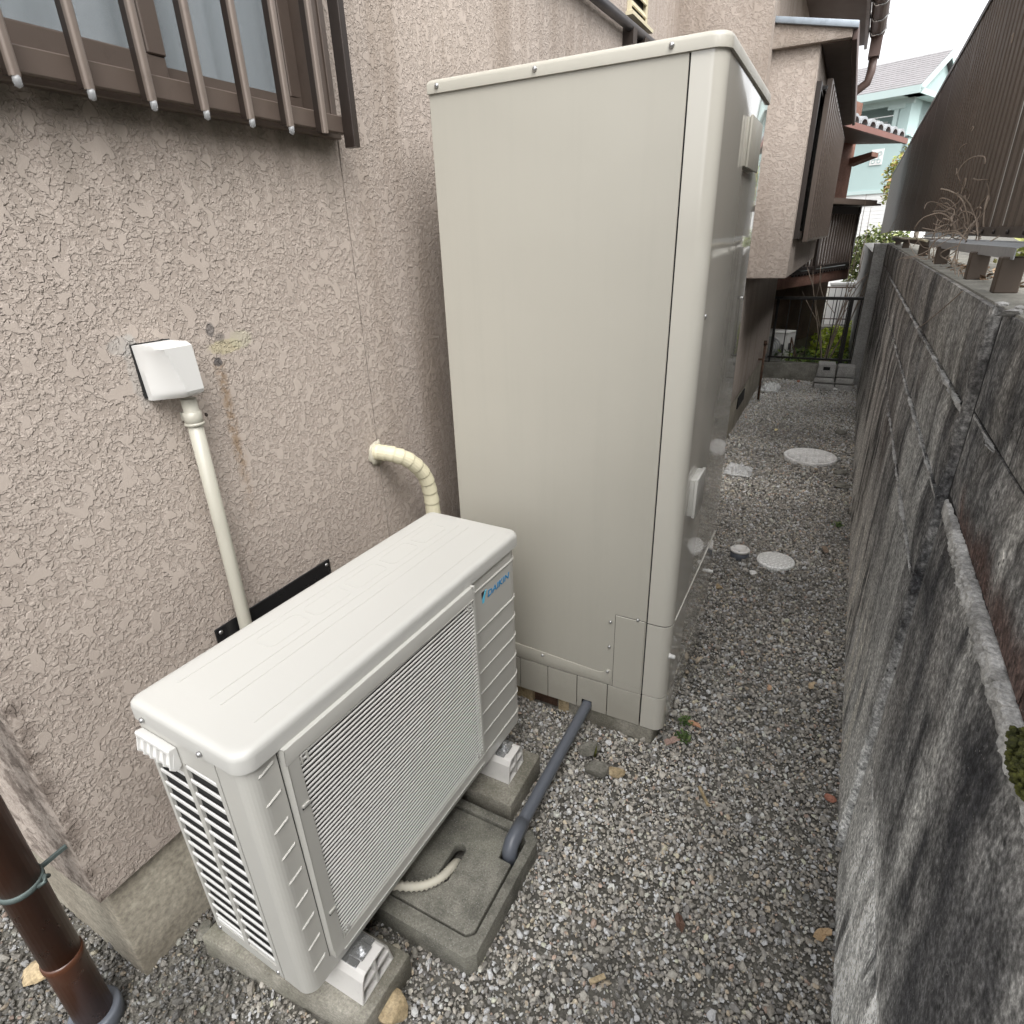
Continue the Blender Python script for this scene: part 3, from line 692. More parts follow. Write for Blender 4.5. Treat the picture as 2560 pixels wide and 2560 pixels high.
# plain front panel with pressed lines
zl = [.196, .262, .328, .394, .458, .521, .579]; pr = [(-.003, .150)]
for z in zl: pr += [(.0015, z-.0032), (.0035, z-.0012), (.0035, z+.0008), (.0005, z+.0022)]
pr += [(.0015, .688), (.0035, .692), (.0035, .694), (.0008, .6965), (.0012, .724), (-.003, .725)]
fp = [(.0012, .152)]+pr[1:-1]
N = len(fp); ys_ = [(.6015, 0), (.786, 0), (.801, -.003), (.812, -.010)]
g = G(); g.add([(x+dx, y, z) for y, dx in ys_ for x, z in fp], [(j*N+i, j*N+i+1, (j+1)*N+i+1, (j+1)*N+i) for j in range(len(ys_)-1) for i in range(N-1)], 0, False)
g.box(-.003, .0011, .6014, .70, .152, .724)
g.build('front_panel', 'hp', hp)
# maker's mark
def text_mesh(txt, size, bold=.012):
    cu = bpy.data.curves.new('lettering', 'FONT'); cu.body = txt; cu.size = size; cu.extrude = .0004; cu.offset = bold*size; cu.space_character = 1.02
    to = bpy.data.objects.new('lettering', cu); COL.objects.link(to)
    dg = bpy.context.evaluated_depsgraph_get(); me = bpy.data.meshes.new_from_object(to.evaluated_get(dg)); bpy.data.objects.remove(to); return me
me = text_mesh('DAIKIN', .0235)
xs_ = [v.co.x for v in me.vertices]; w_ = max(xs_)-min(xs_)
for v in me.vertices:
    x = (v.co.x-min(xs_))/w_*.100; y = v.co.y
    v.co = (.0016+v.co.z, .672+x+y*.22, .6505+y)
me.materials.clear(); me.materials.append(M['blue']); link('lettering', me, hp)
G().prism([(.6465, .6765), (.6605, .6765), (.6465, .659)], .0014, .0021, fn=lambda y, z, x: (x, y, z)).build('emblem', 'printblack', hp)
G().prism([(.6615, .6745), (.668, .6765), (.655, .646), (.648, .646), (.6485, .6575)], .0014, .0021, fn=lambda y, z, x: (x, y, z)).build('emblem', 'lightblue', hp)

# ---- white plastic feet on concrete pavers, zinc brackets
def foot(label, x0, x1, y, hw_t, hw_b, z0, z1):
    t = thing('mounting_block', label, 'mounting block', 'white hollow blocks under the heat pump unit')
    ya = lambda k, w: y+k*w
    sh = lambda w: [(y-hw_b, z0), (y-hw_b+.002, z0+.012), (y-hw_t-.002, z1-.016), (y-hw_t+.006, z1-.003), (y-hw_t+.012, z1), (y+hw_t-.012, z1), (y+hw_t-.006, z1-.003), (y+hw_t+.002, z1-.016), (y+hw_b-.002, z0+.012), (y+hw_b, z0)]
    zm = (z0+z1)/2; w = .0035
    def cell(yl0, yl1, yh0, yh1, za, zb): return [(yl0, za), (yl1, za), (yh1, zb), (yh0, zb)]
    hm = (hw_b+hw_t)/2
    holes = [cell(y-hw_b+w*1.7, y-w, y-hm+w*1.2, y-w, z0+w, zm-w), cell(y+w, y+hw_b-w*1.7, y+w, y+hm-w*1.2, z0+w, zm-w),
             cell(y-hm+w, y-w, y-hw_t+w*2.2, y-w, zm+w, z1-w*1.6), cell(y+w, y+hm-w, y+w, y+hw_t-w*2.2, zm+w, z1-w*1.6)]
    G().prism(sh(0), x0, x1, holes=holes, fn=lambda a, b, c: (c, a, b)).build('block', 'blockwhite', t, .0008, 1)
    bk = G().box(x1-.075, x1-.048, y-.030, y+.030, z1+.0005, z1+.003).box(x1-.05, x1-.022, y-.030, y-.016, z1+.0005, z1+.003).box(x1-.05, x1-.022, y+.016, y+.030, z1+.0005, z1+.003).box(x1-.05, x1-.018, y-.0155, y+.0155, z1+.003, z1+.0055)
    bo = bk.build('bracket', 'zinc', t, .0008, 1)
    G().lathe([(.0135, z1+.0055), (.0135, z1+.007), (.009, z1+.0072), (.009, z1+.014), (.0052, z1+.0142), (.0052, z1+.023)], (x1-.034, y, 0), 'z', 6, smooth=False).build('bolt', 'zinc', bo)
foot('white hollow plastic block under the near end of the heat pump unit', .24, .612, -.440, .037, .049, .056, .131)
foot('white hollow plastic block under the far end of the heat pump unit', .27, .628, .150, .037, .046, .056, .131)
def slab(name, label, cat, pts, z0, z1, mat, group=None, bev=.006, jit=.002):
    o = G().prism(pts, z0, z1).build(name, mat, None, bev); return tag(o, label, cat, group)
slab('paver', 'mottled concrete paver under the near white block', 'paver', [(.20, -.548), (.634, -.512), (.638, -.368), (.21, -.385)], -.02, .0555, 'paver', 'concrete pavers under the heat pump unit')
slab('paver', 'mottled concrete paver under the far white block, beside the grey pipe', 'paver', [(.25, .045), (.664, .044), (.662, .238), (.25, .245)], -.02, .0555, 'paver', 'concrete pavers under the heat pump unit')

# ---- concrete drain pit, hose and grey pipe
pit = thing('drain_pit', 'square concrete drain pit with a notched lid beside the heat pump unit', 'drain pit')
outer = [(.33, -.318), (.745, -.322), (.763, -.304), (.768, -.012), (.745, .010), (.33, .014)]
inner = [(.36, -.284), (.726, -.286), (.742, -.270), (.744, -.025), (.732, -.012), (.36, -.008)]
G().prism(outer, -.06, .050, holes=[list(reversed(inner))]).build('frame', 'pit', pit, .004)
lid = [(.366, -.278), (.722, -.280), (.7355, -.266), (.7365, -.092), (.700, -.090), (.698, -.032), (.690, -.018), (.366, -.014)]
slot = rrect(.588, .619, -.205, -.100, .0145, 5)
G().prism(lid, .02, .0475, holes=[list(reversed(slot))]).build('lid', 'pit', pit, .003)
G().box(.36, .745, -.29, -.01, -.05, -.04).build('pit_floor', 'black', pit)
hpth = smooth_path([(.40, -.33, .135), (.47, -.305, .105), (.535, -.272, .078), (.578, -.242, .064), (.604, -.205, .058), (.611, -.168, .050), (.608, -.14, .030), (.604, -.125, .0)], 9)
ho = G().tube(hpth, [.0118 if i % 2 else .0084 for i in range(len(hpth))], 14).build('drain_hose', 'hose'); tag(ho, 'cream corrugated drain hose running into the slot of the concrete pit lid', 'hose')
pp = smooth_path([(.714, .56, .066), (.7145, .35, .065), (.7155, .12, .064), (.7165, -.02, .0635), (.7168, -.045, .062), (.717, -.058, .052), (.717, -.062, .03), (.717, -.062, -.02)], 8)
po = thing('grey_pipe', 'dark grey plastic pipe running from the beige tank to the drain pit', 'pipe')
G().tube(pp, .0165, 18).build('pipe', 'pvcgrey', po)
G().tube([(.7162, .012, .0638), (.7166, -.03, .0637), (.7168, -.048, .062), (.717, -.060, .052), (.717, -.0635, .034), (.717, -.0635, .0)], .0195, 18).build('elbow', 'pvcgrey', po)

# ================================================================== HOT WATER TANK
tk = thing('water_heater', 'tall beige hot water tank cabinet with a glossy front facing the block wall', 'water heater')
a, b, c, d, s = .282, .956, .480, 1.157, .8865
# dark core shows only through the seams
G().prism(rrect(a+.004, b-.006, c+.004, d-.004, (.001, .03, .03, .001), 6), .062, 1.748).build('inner_shell', 'black', tk)
G().prism([(a, c), (s-.0018, c), (s-.0018, c+.0035), (a+.0035, c+.0035), (a+.0035, d), (a, d)], .172, 1.746).build('side_panel', 'tank', tk, .0012, 1)
def wrap(z0, z1, x0=s+.0018, off=0., name='front_panel', mat='tankgloss', r=.032):
    o = rrect(x0-.3, b+off, c-off, d+off, (0, r, r, 0), 10); pts = [p for p in o if p[0] > x0]
    inn = rrect(x0-.3, b-.004, c+.004, d-.004, (0, r-.004, r-.004, 0), 10); pin = [p for p in inn if p[0] > x0]
    poly = [(x0, c-off)]+pts+[(x0, d+off), (x0, d-.004)]+list(reversed(pin))+[(x0, c+.004)]
    return G().prism(poly, z0, z1)
w1 = wrap(.4325, 1.746).build('front_panel', 'tankgloss', tk, .0008, 1)
w2 = wrap(.1755, .4285).build('lower_front_panel', 'tankgloss', tk, .0008, 1)
w3 = wrap(.050, .1725).build('plinth_front', 'tankgloss', tk, .0008, 1)
for w in (w1, w2, w3):
    for p in w.data.polygons: p.use_smooth = True
    w.data.set_sharp_from_angle(angle=radians(25))
# recessed inner field of the glossy front: rim around it
G().box(b-.001, b+.0024, c+.038, d-.016, .4345, .4395).build('front_lip', 'tankgloss', w1, .001, 2)
# lid
cap = G(); o = rrect(a-.004, b+.005, c-.005, d+.004, (.004, .036, .036, .004), 8)
cx_, cy_ = (a+b)/2, (c+d)/2
ins2 = lambda poly, k: [(p[0]+(cx_-p[0])*k/.34, p[1]+(cy_-p[1])*k/.34) for p in poly]
loft(cap, [(ins2(o, .004), 1.7455), (o, 1.7465), (o, 1.764), (ins2(o, .002), 1.770), (ins2(o, .006), 1.7735), (ins2(o, .012), 1.7745)])
co = cap.build('top_cap', 'tank', tk); co.data.set_sharp_from_angle(angle=radians(42))
for x in (.309, .560, .851): screw(co, (x, c-.005, 1.760), '-y', .0055, h=.005)
# lower side: access panel, skirt, plinth pieces
G().box(.7955, s-.0045, c-.003, c+.001, .1945, .4335).build('access_panel', 'tank', tk, .0012, 1)
G().box(.794, .7955, c-.0006, c+.001, .172, .4345).box(.794, s-.002, c-.0006, c+.001, .4335, .4348).build('access_seam', 'black', tk)
G().box(.7955, s-.0045, c-.0018, c+.001, .1735, .1935).build('access_strip', 'tank', tk, .0008, 1)
G().prism([(a+.003, .174), (.789, .174), (.789, .228), (.784, .2315), (.776, .2315), (.768, .222), (.758, .214), (.746, .2125), (.48, .229), (a+.003, .240)], c-.0022, c+.001, fn=lambda x, z, y: (x, y, z)).build('skirt_plate', 'tank', tk, .001, 2)
bx = [a, .376, .476, .577, .679, .780, s-.001]
for i in range(6):
    x0, x1 = bx[i]+.0012, bx[i+1]-.0012
    if i == 4: pts = [(x0, .050), (.696, .050), (.696, .084), (.730, .084), (.730, .050), (x1, .050), (x1, .1705), (x0, .1705)]
    else: pts = [(x0, .050), (x1, .050), (x1, .1705), (x0, .1705)]
    G().prism(pts, c-.0012, c+.003, fn=lambda x, z, y: (x, y, z)).build('plinth_piece', 'tank', tk, .001, 1)
for p in ((.781, .407), (.781, .318), (.7785, .224), (.560, .2125), (.861, .437)): screw(tk, (p[0], c-.002, p[1]), '-y', .005, h=.005)
# front fittings
box_ = lambda n, y0, y1, z0, z1, p, m='tankgloss': G().box(b-.001, b+p*.55, y0+.003, y1-.003, z0+.003, z1-.003).box(b+p*.55, b+p, y0, y1, z0, z1).build(n, m, tk, .002, 2)
box_('control_cover', .80, .985, 1.572, 1.680, .0125, 'tank'); box_('valve_cover', .535, .640, .752, .860, .020, 'hp')
for y, z in ((.518, 1.26), (1.084, 1.25)): screw(tk, (b, y, z), 'x', .005)
for y, z in ((.492, .332), (1.086, .297)): G().lathe([(.008, 0), (.008, .004), (.0065, .005), (.006, .016), (.004, .018)], (b-.002, y, z), 'x', 14).build('knob', 'white', tk)
for k in range(5): G().box(b-.001, b+.002, .62+k*.11, .632+k*.11, .1705, .1765).build('plinth_clip', 'tank', tk)
tag(G().prism([(.60, .505), (.735, .484), (.926, .479), (.934, .50), (.934, 1.14), (.30, 1.14), (.30, .56), (.60, .56)], -.03, .0475).build('base_slab', 'paver', None, .005), 'low concrete slab under the tall beige tank', 'slab')
for i, (x0, x1, y0) in enumerate(((.44, .512, .498), (.606, .690, .498))):
    tag(G().box(x0, x1, y0, y0+.07, -.02, .046).build('tank_support', 'tanstone', None, .004), ['small tan support block under the beige tank near the house', 'small tan support block under the beige tank beside the grey pipe'][i], 'support block')
tag(G().box(.51, .604, .515, .54, -.02, .03).build('support_plate', 'rust', None, .003), 'dark rusty plate in the shade under the beige tank', 'plate')

# ================================================================== BLOCK WALL (right)
bw = thing('block_wall', 'dark weather-stained concrete block wall with pale mortar ledges along the right of the alley', 'wall')
wx = lambda y: 1.4400+.0145*y
def rough_block(y0, y1, z0, z1, dx=0., th=.15, name='block', mat='wall', amp=.0015, e=.004):
    """block with a gently uneven face and worn edges"""
    ny = max(3, int((y1-y0)/.10)); nz = max(3, int((z1-z0)/.05)); g = G(); vs = []
    for j in range(nz+1):
        for i in range(ny+1):
            y = y0+(y1-y0)*i/ny; z = z0+(z1-z0)*j/nz
            ed = e if (i in (0, ny) or j in (0, nz)) else 0
            vs.append((wx(y)+dx+ed+amp*mnoise.noise((y*9, z*9, 2)), y, z))
    n = ny+1
    g.add(vs, [(j*n+i, j*n+n+i, j*n+n+i+1, j*n+i+1) for j in range(nz) for i in range(ny)], 0, True)
    b0 = [(wx(y0)+dx+e, y0, z0), (wx(y1)+dx+e, y1, z0), (wx(y1)+dx+e, y1, z1), (wx(y0)+dx+e, y0, z1)]
    b1 = [(x+th, y, z) for x, y, z in b0]
    g.add(b0+b1, [(0,1,5,4), (1,2,6,5), (2,3,7,6), (3,0,4,7), (4,5,6,7)])
    return g.build(name, mat, bw, recalc=False)
G().hexa([(wx(-1.6)+.012,-1.6,-.2),(wx(-1.6)+.2,-1.6,-.2),(wx(5.96)+.2,5.96,-.2),(wx(5.96)+.012,5.96,-.2),(wx(-1.6)+.012,-1.6,1.294),(wx(-1.6)+.2,-1.6,1.294),(wx(5.96)+.2,5.96,1.294),(wx(5.96)+.012,5.96,1.294)]).build('wall_core', 'black', bw)
# far stretch: cast base and three courses of blocks
fe = [.352, 1.75, 3.15, 4.55, 5.95]
for i in range(4): rough_block(fe[i]+.001, fe[i+1]-.001, -.1, .764, 0, name='base_panel')
co_z = [(.771, .950), (.959, 1.126), (1.135, 1.300)]
off = [[.352, .90, 1.72, 2.54, 3.36, 4.18, 5.0, 5.95], [.352, 1.25, 2.05, 2.9, 3.7, 4.55, 5.3, 5.95], [.352, .703, .885, 2.0, 2.9, 3.75, 4.6, 5.4, 5.95]]
for (z0, z1), ys in zip(co_z, off):
    for i in range(len(ys)-1): rough_block(ys[i]+.002, ys[i+1]-.002, z0, z1, rng.uniform(-.0015, .0015))
# near stretch, set back a little behind the wide vertical joint
for (ya, yb) in ((-1.6, -.55), (-.546, .326)): rough_block(ya, yb, -.1, .350, .004, name='base_panel'); rough_block(ya, yb, .3525, .944, .0045, name='base_panel')
for (z0, z1, ys) in ((.985, 1.134, [-1.6, -.9, -.28, .326]), (1.139, 1.300, [-1.6, -.6, .02, .326])):
    for i in range(len(ys)-1): rough_block(ys[i]+.0025, ys[i+1]-.0025, z0, z1, .006)
# mortar ledges: ragged strips that stand proud and catch the sky
def ledge(y0, y1, zf, h, out, dx=0., name='mortar_ledge', mat='mortar', broken=False):
    n = int(abs(y1-y0)/.006)+2; vs = []; sec = 8; q = random.Random(int(y0*1000)+int(zf(0)*999))
    for i in range(n+1):
        t = i/n; y = y0+(y1-y0)*t; zc = zf(t); k = h(t) if callable(h) else h
        big = mnoise.noise((y*9, zc*9, 5)); kk = k*(1+.40*big+.42*mnoise.noise((y*48, 3, zc*11))); o_ = out*(1+.35*mnoise.noise((y*26, zc*7, 1)))
        end = min(1, 6*t+.25, 6*(1-t)+.25); end *= 1 if not broken else min(1, max(-.6, 2.4*mnoise.noise((y*7, zc*5, 3))+.35+.8*mnoise.noise((y*30, zc*5, 8)))); x = wx(y)+dx
        for a_, b_ in ((.25, -2.), (.22, .5), (.10, .85), (-.2, .95), (-.5, 1.05), (-.8, 1.), (-.97, .75), (-1.02, -2.)):
            vs.append((x-o_*b_*end*(1+q.uniform(-.34, .30)), y, zc+kk*(a_+.10*q.uniform(-1, 1))+.10*kk))
    fs = [(i*sec+k, i*sec+k+1, (i+1)*sec+k+1, (i+1)*sec+k) for i in range(n) for k in range(sec-1)]
    return G().add(vs, fs, 0, False).build(name, mat, bw)
ledge(-1.5, .305, lambda t: .972+.004*(1-t), lambda t: .034-.015*t, .008, .004)
ledge(.352, 1.0, lambda t: 1.1265, lambda t: .009-.005*t, .0035, broken=True)
ledge(1.0, 4.2, lambda t: 1.1262, .0035, .004, broken=True)
ledge(.36, 2.4, lambda t: .9505, .003, .003, broken=True)
ledge(.42, 2.0, lambda t: .764, .0032, .004, broken=True)
ledge(.10, .30, lambda t: 1.137, .003, .004, .006, broken=True)
# vertical joint filler, rough
vs = []; n = 110
for i in range(n+1):
    z = -.02+1.325*i/n; w0 = .006+.012*abs(mnoise.noise((z*14, 1, 1))); c0 = .352+.004*mnoise.noise((z*6, 4, 2)); q = .004+.006*abs(mnoise.noise((z*24, 7, 2)))
    vs += [(wx(.345)+.012, c0-w0, z), (wx(.345)-q*.2, c0-w0*.3, z), (wx(.345)-q, c0+w0*.8, z), (wx(.345)+.001, c0+w0*1.8, z)]
G().add(vs, [(i*4+k, i*4+k+1, (i+1)*4+k+1, (i+1)*4+k) for i in range(n) for k in range(3)]).build('joint_filler', 'wall', bw)
G().hexa([(wx(-1.6)+.012,-1.6,1.2955),(wx(-1.6)+.22,-1.6,1.2955),(wx(5.96)+.22,5.96,1.2955),(wx(5.96)+.012,5.96,1.2955),(wx(-1.6)+.014,-1.6,1.304),(wx(-1.6)+.22,-1.6,1.304),(wx(5.96)+.22,5.96,1.304),(wx(5.96)+.014,5.96,1.304)]).build('wall_top', 'kerb', bw)
# broken mortar crumbs on the near top
for i in range(26):
    y = rng.uniform(.0, .40); x = wx(y)+rng.uniform(.004, .10); r = rng.uniform(.005, .017)
    v, f = ico(1); v = v*np.array([r, r*rng.uniform(.7, 1.6), r*.55])*(1+.25*nr.normal(size=(len(v), 1))); v += np.array([x, y, 1.305])
    G().add(v, [tuple(q) for q in f]).build('mortar_crumb', 'mortar', bw)
pier = G().box(1.434, 1.70, 5.962, 6.30, -.4, 1.300).box(1.455, 1.70, 6.30, 12.5, -.6, 1.20).build('wall_pier', 'greyblock'); tag(pier, 'streaked concrete pier at the far end of the dark block wall', 'wall pier')
ms = []
def blob(c, r, n, mat, name, parent=None, lab=None, cat=None):
    AV, AF = [], []; o = 0; v0, f = ico(1)
    for k in range(n):
        d = nr.normal(size=3); d /= np.linalg.norm(d); p = np.array(c)+d*np.array(r)*nr.random()**.4; s = min(r)*nr.uniform(.16, .34)
        AV.append(v0*s+p); AF.append(f+o); o += len(v0)
    g = G().add(np.concatenate(AV), [tuple(q) for q in np.concatenate(AF)], 0, True)
    ob = g.build(name, mat, parent, recalc=False)
    if lab: tag(ob, lab, cat)
    return ob
blob((wx(-.37)-.002, -.375, .992), (.012, .045, .020), 420, 'moss', 'moss_clump', None, 'olive green moss cushion on the mortar ledge of the block wall', 'moss')

# ================================================================== CORRUGATED FENCE
fn_ = thing('corrugated_fence', 'tall dark brown corrugated steel fence on top of the block wall', 'fence')
fx = lambda y: 1.561+.0105*y
def sheet(y0, y1, z0=1.402, z1=2.34, pitch=.0935):
    prof = []; y = y0
    while y < y1-1e-6:
        for dy, dx in ((0, 0), (.052, 0), (.060, .016), (.0855, .016)):
            if y+dy < y1: prof.append((fx(y+dy)+dx, y+dy))
        y += pitch
    prof.append((fx(y1), y1)); n = len(prof); t = .0015
    vs = [(x, y, z) for z in (z0, z1) for x, y in prof]+[(x+t, y, z) for z in (z0, z1) for x, y in prof]
    fs = [(i, i+1, n+i+1, n+i) for i in range(n-1)]+[(2*n+i, 3*n+i, 3*n+i+1, 2*n+i+1) for i in range(n-1)]+[(n+i, n+i+1, 3*n+i+1, 3*n+i) for i in range(n-1)]
    return G().add(vs, fs).build('steel_sheet', 'fence', fn_)
for p in ((-1.7, .30), (.303, 1.246), (1.2505, 1.4365), (1.4405, 2.30), (2.302, 3.2), (3.202, 4.1), (4.102, 5.0), (5.002, 5.9), (5.902, 6.8), (6.802, 7.7)): sheet(*p)
G().hexa([(fx(7.7),7.702,1.402),(fx(7.7)+.02,7.702,1.402),(fx(13)+.02,13,1.34),(fx(13),13,1.34),(fx(7.7),7.702,2.34),(fx(7.7)+.02,7.702,2.34),(fx(13)+.02,13,2.27),(fx(13),13,2.27)]).build('steel_sheet', 'post', fn_)
G().hexa([(fx(-1.7)-.006,-1.7,2.325),(fx(-1.7)+.022,-1.7,2.325),(fx(13)+.022,13,2.27),(fx(13)-.006,13,2.27),(fx(-1.7)-.006,-1.7,2.352),(fx(-1.7)+.022,-1.7,2.352),(fx(13)+.022,13,2.295),(fx(13)-.006,13,2.295)]).build('top_cap', 'bronzedark', fn_)
for (ya, za, zb, sl_) in ((1.444, 1.415, 2.33, .012), (1.252, 1.425, 2.33, .02)):
    q = random.Random(int(ya*100)); n = 40; pts = []
    for i in range(n+1):
        z = za+(zb-za)*i/n; w = .0035+.003*abs(mnoise.noise((z*9, ya, 1)))+.0012*q.random(); y = ya+sl_*i/n*.3+.002*mnoise.noise((z*6, ya, 4)); pts.append((y-w, y+w, z))
    vs = [(fx(p[0])-.0008, p[k], p[2]) for p in pts for k in (0, 1)]
    G().add(vs, [(2*i, 2*i+1, 2*i+3, 2*i+2) for i in range(n)]).build('paint_streak', 'siding', fn_)
def channel(y0, y1, mat, name):
    g = G(); pr_ = [(.0, .000), (.0, .021), (.022, .0275), (.075, .0275), (.075, .0255), (.0225, .0255), (.002, .0195), (.002, 0)]
    vs = [(1.489+.0125*y+px, y, 1.3705-.0085*y*.9+pz) for y in (y0, y1) for px, pz in pr_]; n = len(pr_)
    g.add(vs, [(i, (i+1) % n, n+(i+1) % n, n+i) for i in range(n)]+[tuple(range(n)), tuple(reversed(range(n, 2*n)))])
    return g.build(name, mat, fn_)
channel(.60, 2.35, 'galv', 'bottom_rail'); channel(2.352, 6.2, 'post', 'bottom_rail')
G().hexa([(fx(-1.7)-.012,-1.7,1.398),(fx(-1.7)-.001,-1.7,1.398),(fx(2.0)-.001,2.0,1.398),(fx(2.0)-.012,2.0,1.398),(fx(-1.7)-.012,-1.7,1.422),(fx(-1.7)-.001,-1.7,1.422),(fx(2.0)-.001,2.0,1.422),(fx(2.0)-.012,2.0,1.422)]).build('angle_rail', 'bronzedark', fn_)
for k in range(7): G().lathe([(.006, 0), (.006, -.004), (.003, -.006)], (fx(.7+.19*k)-.012, .7+.19*k, 1.410), 'x', 10).build('rivet', 'bronzedark', fn_)
for y, h in ((.628, 1.370), (1.025, 1.368), (1.86, 1.362), (2.68, 1.352), (4.12, 1.338), (5.25, 1.33), (-.35, 1.40)):
    G().box(wx(y)+.036, wx(y)+.076, y, y+.038, 1.3035, h).build('post', 'post', fn_, .002, 1)

# ---- dried vine on the fence rail
vn = thing('dry_vine', 'tangle of dry brown vine stems lying on the fence rail', 'dead vine')
def curl(p, n, step, r, bend, seed, name='stem'):
    q = random.Random(seed); d = Vector((q.uniform(-.3, .3), q.uniform(-1, 1), q.uniform(-.2, 1))).normalized(); P = [Vector(p)]; ax = Vector((q.gauss(0,1), q.gauss(0,1), q.gauss(0,1))).normalized()
    for i in range(n):
        d = (Matrix.Rotation(bend*q.uniform(.5, 1.5), 3, ax) @ d); d.z -= .03; d.normalize(); P.append(P[-1]+d*step)
        if P[-1].x > fx(P[-1].y)-.006: P[-1].x = fx(P[-1].y)-.006
    G().tube(smooth_path(P, 2), r, 5, caps=False).build(name, 'twig', vn)
for i in range(46):
    y = rng.gauss(1.75, .28); curl((1.53+.0145*y+rng.uniform(-.04, .03), y, 1.385+rng.uniform(0, .03)), rng.randint(5, 9), .022, rng.uniform(.0012, .0026), rng.choice((.25, -.3, .5)), i)
for i in range(9):
    y = rng.uniform(1.7, 2.5); curl((fx(y)-.012, y, 1.43+rng.uniform(0, .22)), 8, .02, .0019, rng.choice((.45, -.5)), 100+i)
for i, (y, z) in enumerate(((2.45, 1.78), (2.52, 1.70), (2.6, 1.63), (1.95, 1.98), (1.62, 1.55))): curl((fx(y)-.010, y, z), 5, .014, .0019, .7, 200+i, 'tendril')
for i in range(7):
    y = rng.uniform(1.0, 2.6); curl((wx(y)+.02, y, 1.312), 7, .022, .0013, .15, 300+i)
def wire(pts, r, name, mat, lab, cat): return tag(G().tube(smooth_path(pts, 5), r, 6).build(name, mat), lab, cat)
wire([(1.508, 2.35, 1.374), (1.53, 3.2, 1.372), (1.545, 4.2, 1.358), (1.55, 5.0, 1.362), (1.575, 6.2, 1.356)], .006, 'cord', 'tape', 'pale cord stretched along the far end of the fence rail', 'cord')
wire([(wx(.75)-.003, .72, 1.30), (wx(.9)-.004, .95, 1.24), (wx(1.2)-.004, 1.25, 1.17), (wx(1.5)-.004, 1.45, 1.13)], .0012, 'vine_stem', 'twig', 'thin dry stem clinging to the top course of the block wall', 'stem')

# ================================================================== END OF THE ALLEY
tag(G().box(.60, 1.434, 6.03, 6.15, -.2, .165).build('kerb', 'kerb', None, .005), 'low dark concrete kerb under the black railing at the alley end', 'kerb')
rl = thing('railing', 'low black steel railing closing the far end of the gravel alley', 'railing')
G().box(.63, 1.446, 6.04, 6.075, .800, .828).build('top_rail', 'rail', rl, .002, 1)
G().box(.64, 1.446, 6.045, 6.07, .212, .230).build('bottom_rail', 'rail', rl)
for k in range(8):
    x = .676+.106*k; G().box(x-.005, x+.005, 6.052, 6.062, .230, .80).build('bar', 'rail', rl)
G().box(1.318, 1.352, 6.042, 6.076, .10, .80).build('post', 'rail', rl)
G().box(.655, .672, 6.045, 6.07, .10, .80).build('post', 'rail', rl)

tag(G().tube([(.700, 5.02, -.03), (.694, 5.05, .25), (.689, 5.08, .50)], .011, 8).box(.645, .70, 5.06, 5.075, .355, .372).tube([(.689, 5.08, .49), (.688, 5.083, .53)], [.016, .014], 8).build('iron_stake', 'rust'), 'rusty iron stake leaning on the house corner at the far end', 'stake')
# stacked channel blocks
def lidded(label, x, y, z, w, h, dpt, slot, rot=0.):
    t = thing('concrete_block', label, 'concrete block', 'grey blocks stacked at the alley end', (x, y, z)); t.rotation_euler = (0, 0, rot)
    G().hexa([(-w/2,-dpt/2,0),(w/2,-dpt/2,0),(w/2,dpt/2,0),(-w/2,dpt/2,0),(-w/2+.008,-dpt/2+.008,h),(w/2-.008,-dpt/2+.008,h),(w/2-.008,dpt/2-.008,h),(-w/2+.008,dpt/2-.008,h)]).build('block', 'greyblock', t, .008)
    if slot: G().box(-.03, .03, -dpt/2-.0015+.004, -dpt/2+.01, h*.55, h*.80).build('hand_hole', 'black', t)
lidded('grey concrete block with a dark hand hole, top of the left stack by the railing', 1.222, 5.80, .110, .17, .123, .20, True, .04)
lidded('flat grey concrete block in the middle of the left stack by the railing', 1.222, 5.80, .056, .185, .046, .22, False, -.03)
lidded('flat grey concrete block at the bottom of the left stack by the railing', 1.226, 5.80, -.012, .19, .058, .22, False, .02)
lidded('grey concrete block on top of the right stack beside the block wall', 1.398, 5.80, .118, .165, .10, .20, False, .03)
lidded('grey concrete block in the middle of the right stack beside the block wall', 1.402, 5.80, .056, .165, .055, .22, False)
lidded('dark grey concrete block at the bottom of the right stack beside the block wall', 1.402, 5.80, -.012, .168, .058, .22, False)

# ---- lids and litter on the gravel
mh = thing('manhole_cover', 'large round pale manhole cover with a square grid pattern in the gravel', 'manhole cover', loc=(1.222, 3.458, 0))
G().lathe([(.166, -.03), (.168, .012), (.164, .018), (.150, .018), (.149, .014), (.01, .014)], (0,0,0), 'z', 40).build('rim', 'lid', mh)
for i in range(-3, 4):
    for j in range(-3, 4):
        x, y = i*.039, j*.039
        if math.hypot(x, y) < .128: G().box(x-.016, x+.016, y-.016, y+.016, .012, .0175).build('raised_square', 'lid', mh, .002, 1)
wl_ = thing('inspection_lid', 'small round white lid with an embossed grid set in the gravel', 'inspection lid', loc=(1.157, 1.833, 0))
G().lathe([(.083, -.03), (.084, .004), (.081, .009), (.01, .010)], (0,0,0), 'z', 36).build('lid', 'whitelid', wl_)
for i in range(-4, 5):
    for s_ in (0, 1):
        h = math.sqrt(max(.0, .074**2-(i*.0165)**2)); a_ = (i*.0165-.0018, i*.0165+.0018, -h, h)
        G().box(*(a_ if s_ == 0 else (a_[2], a_[3], a_[0], a_[1])), .009, .0115+.0004*s_).build('raised_rib', 'white', wl_)
cpn = thing('cleanout_cap', 'small round pale blue-grey cap on a dark pipe stub in the gravel', 'pipe cap', loc=(.993, 1.835, 0))
G().lathe([(.043, -.03), (.0435, .020), (.041, .022)], (0,0,0), 'z', 28).build('stub', 'pvcgrey', cpn)
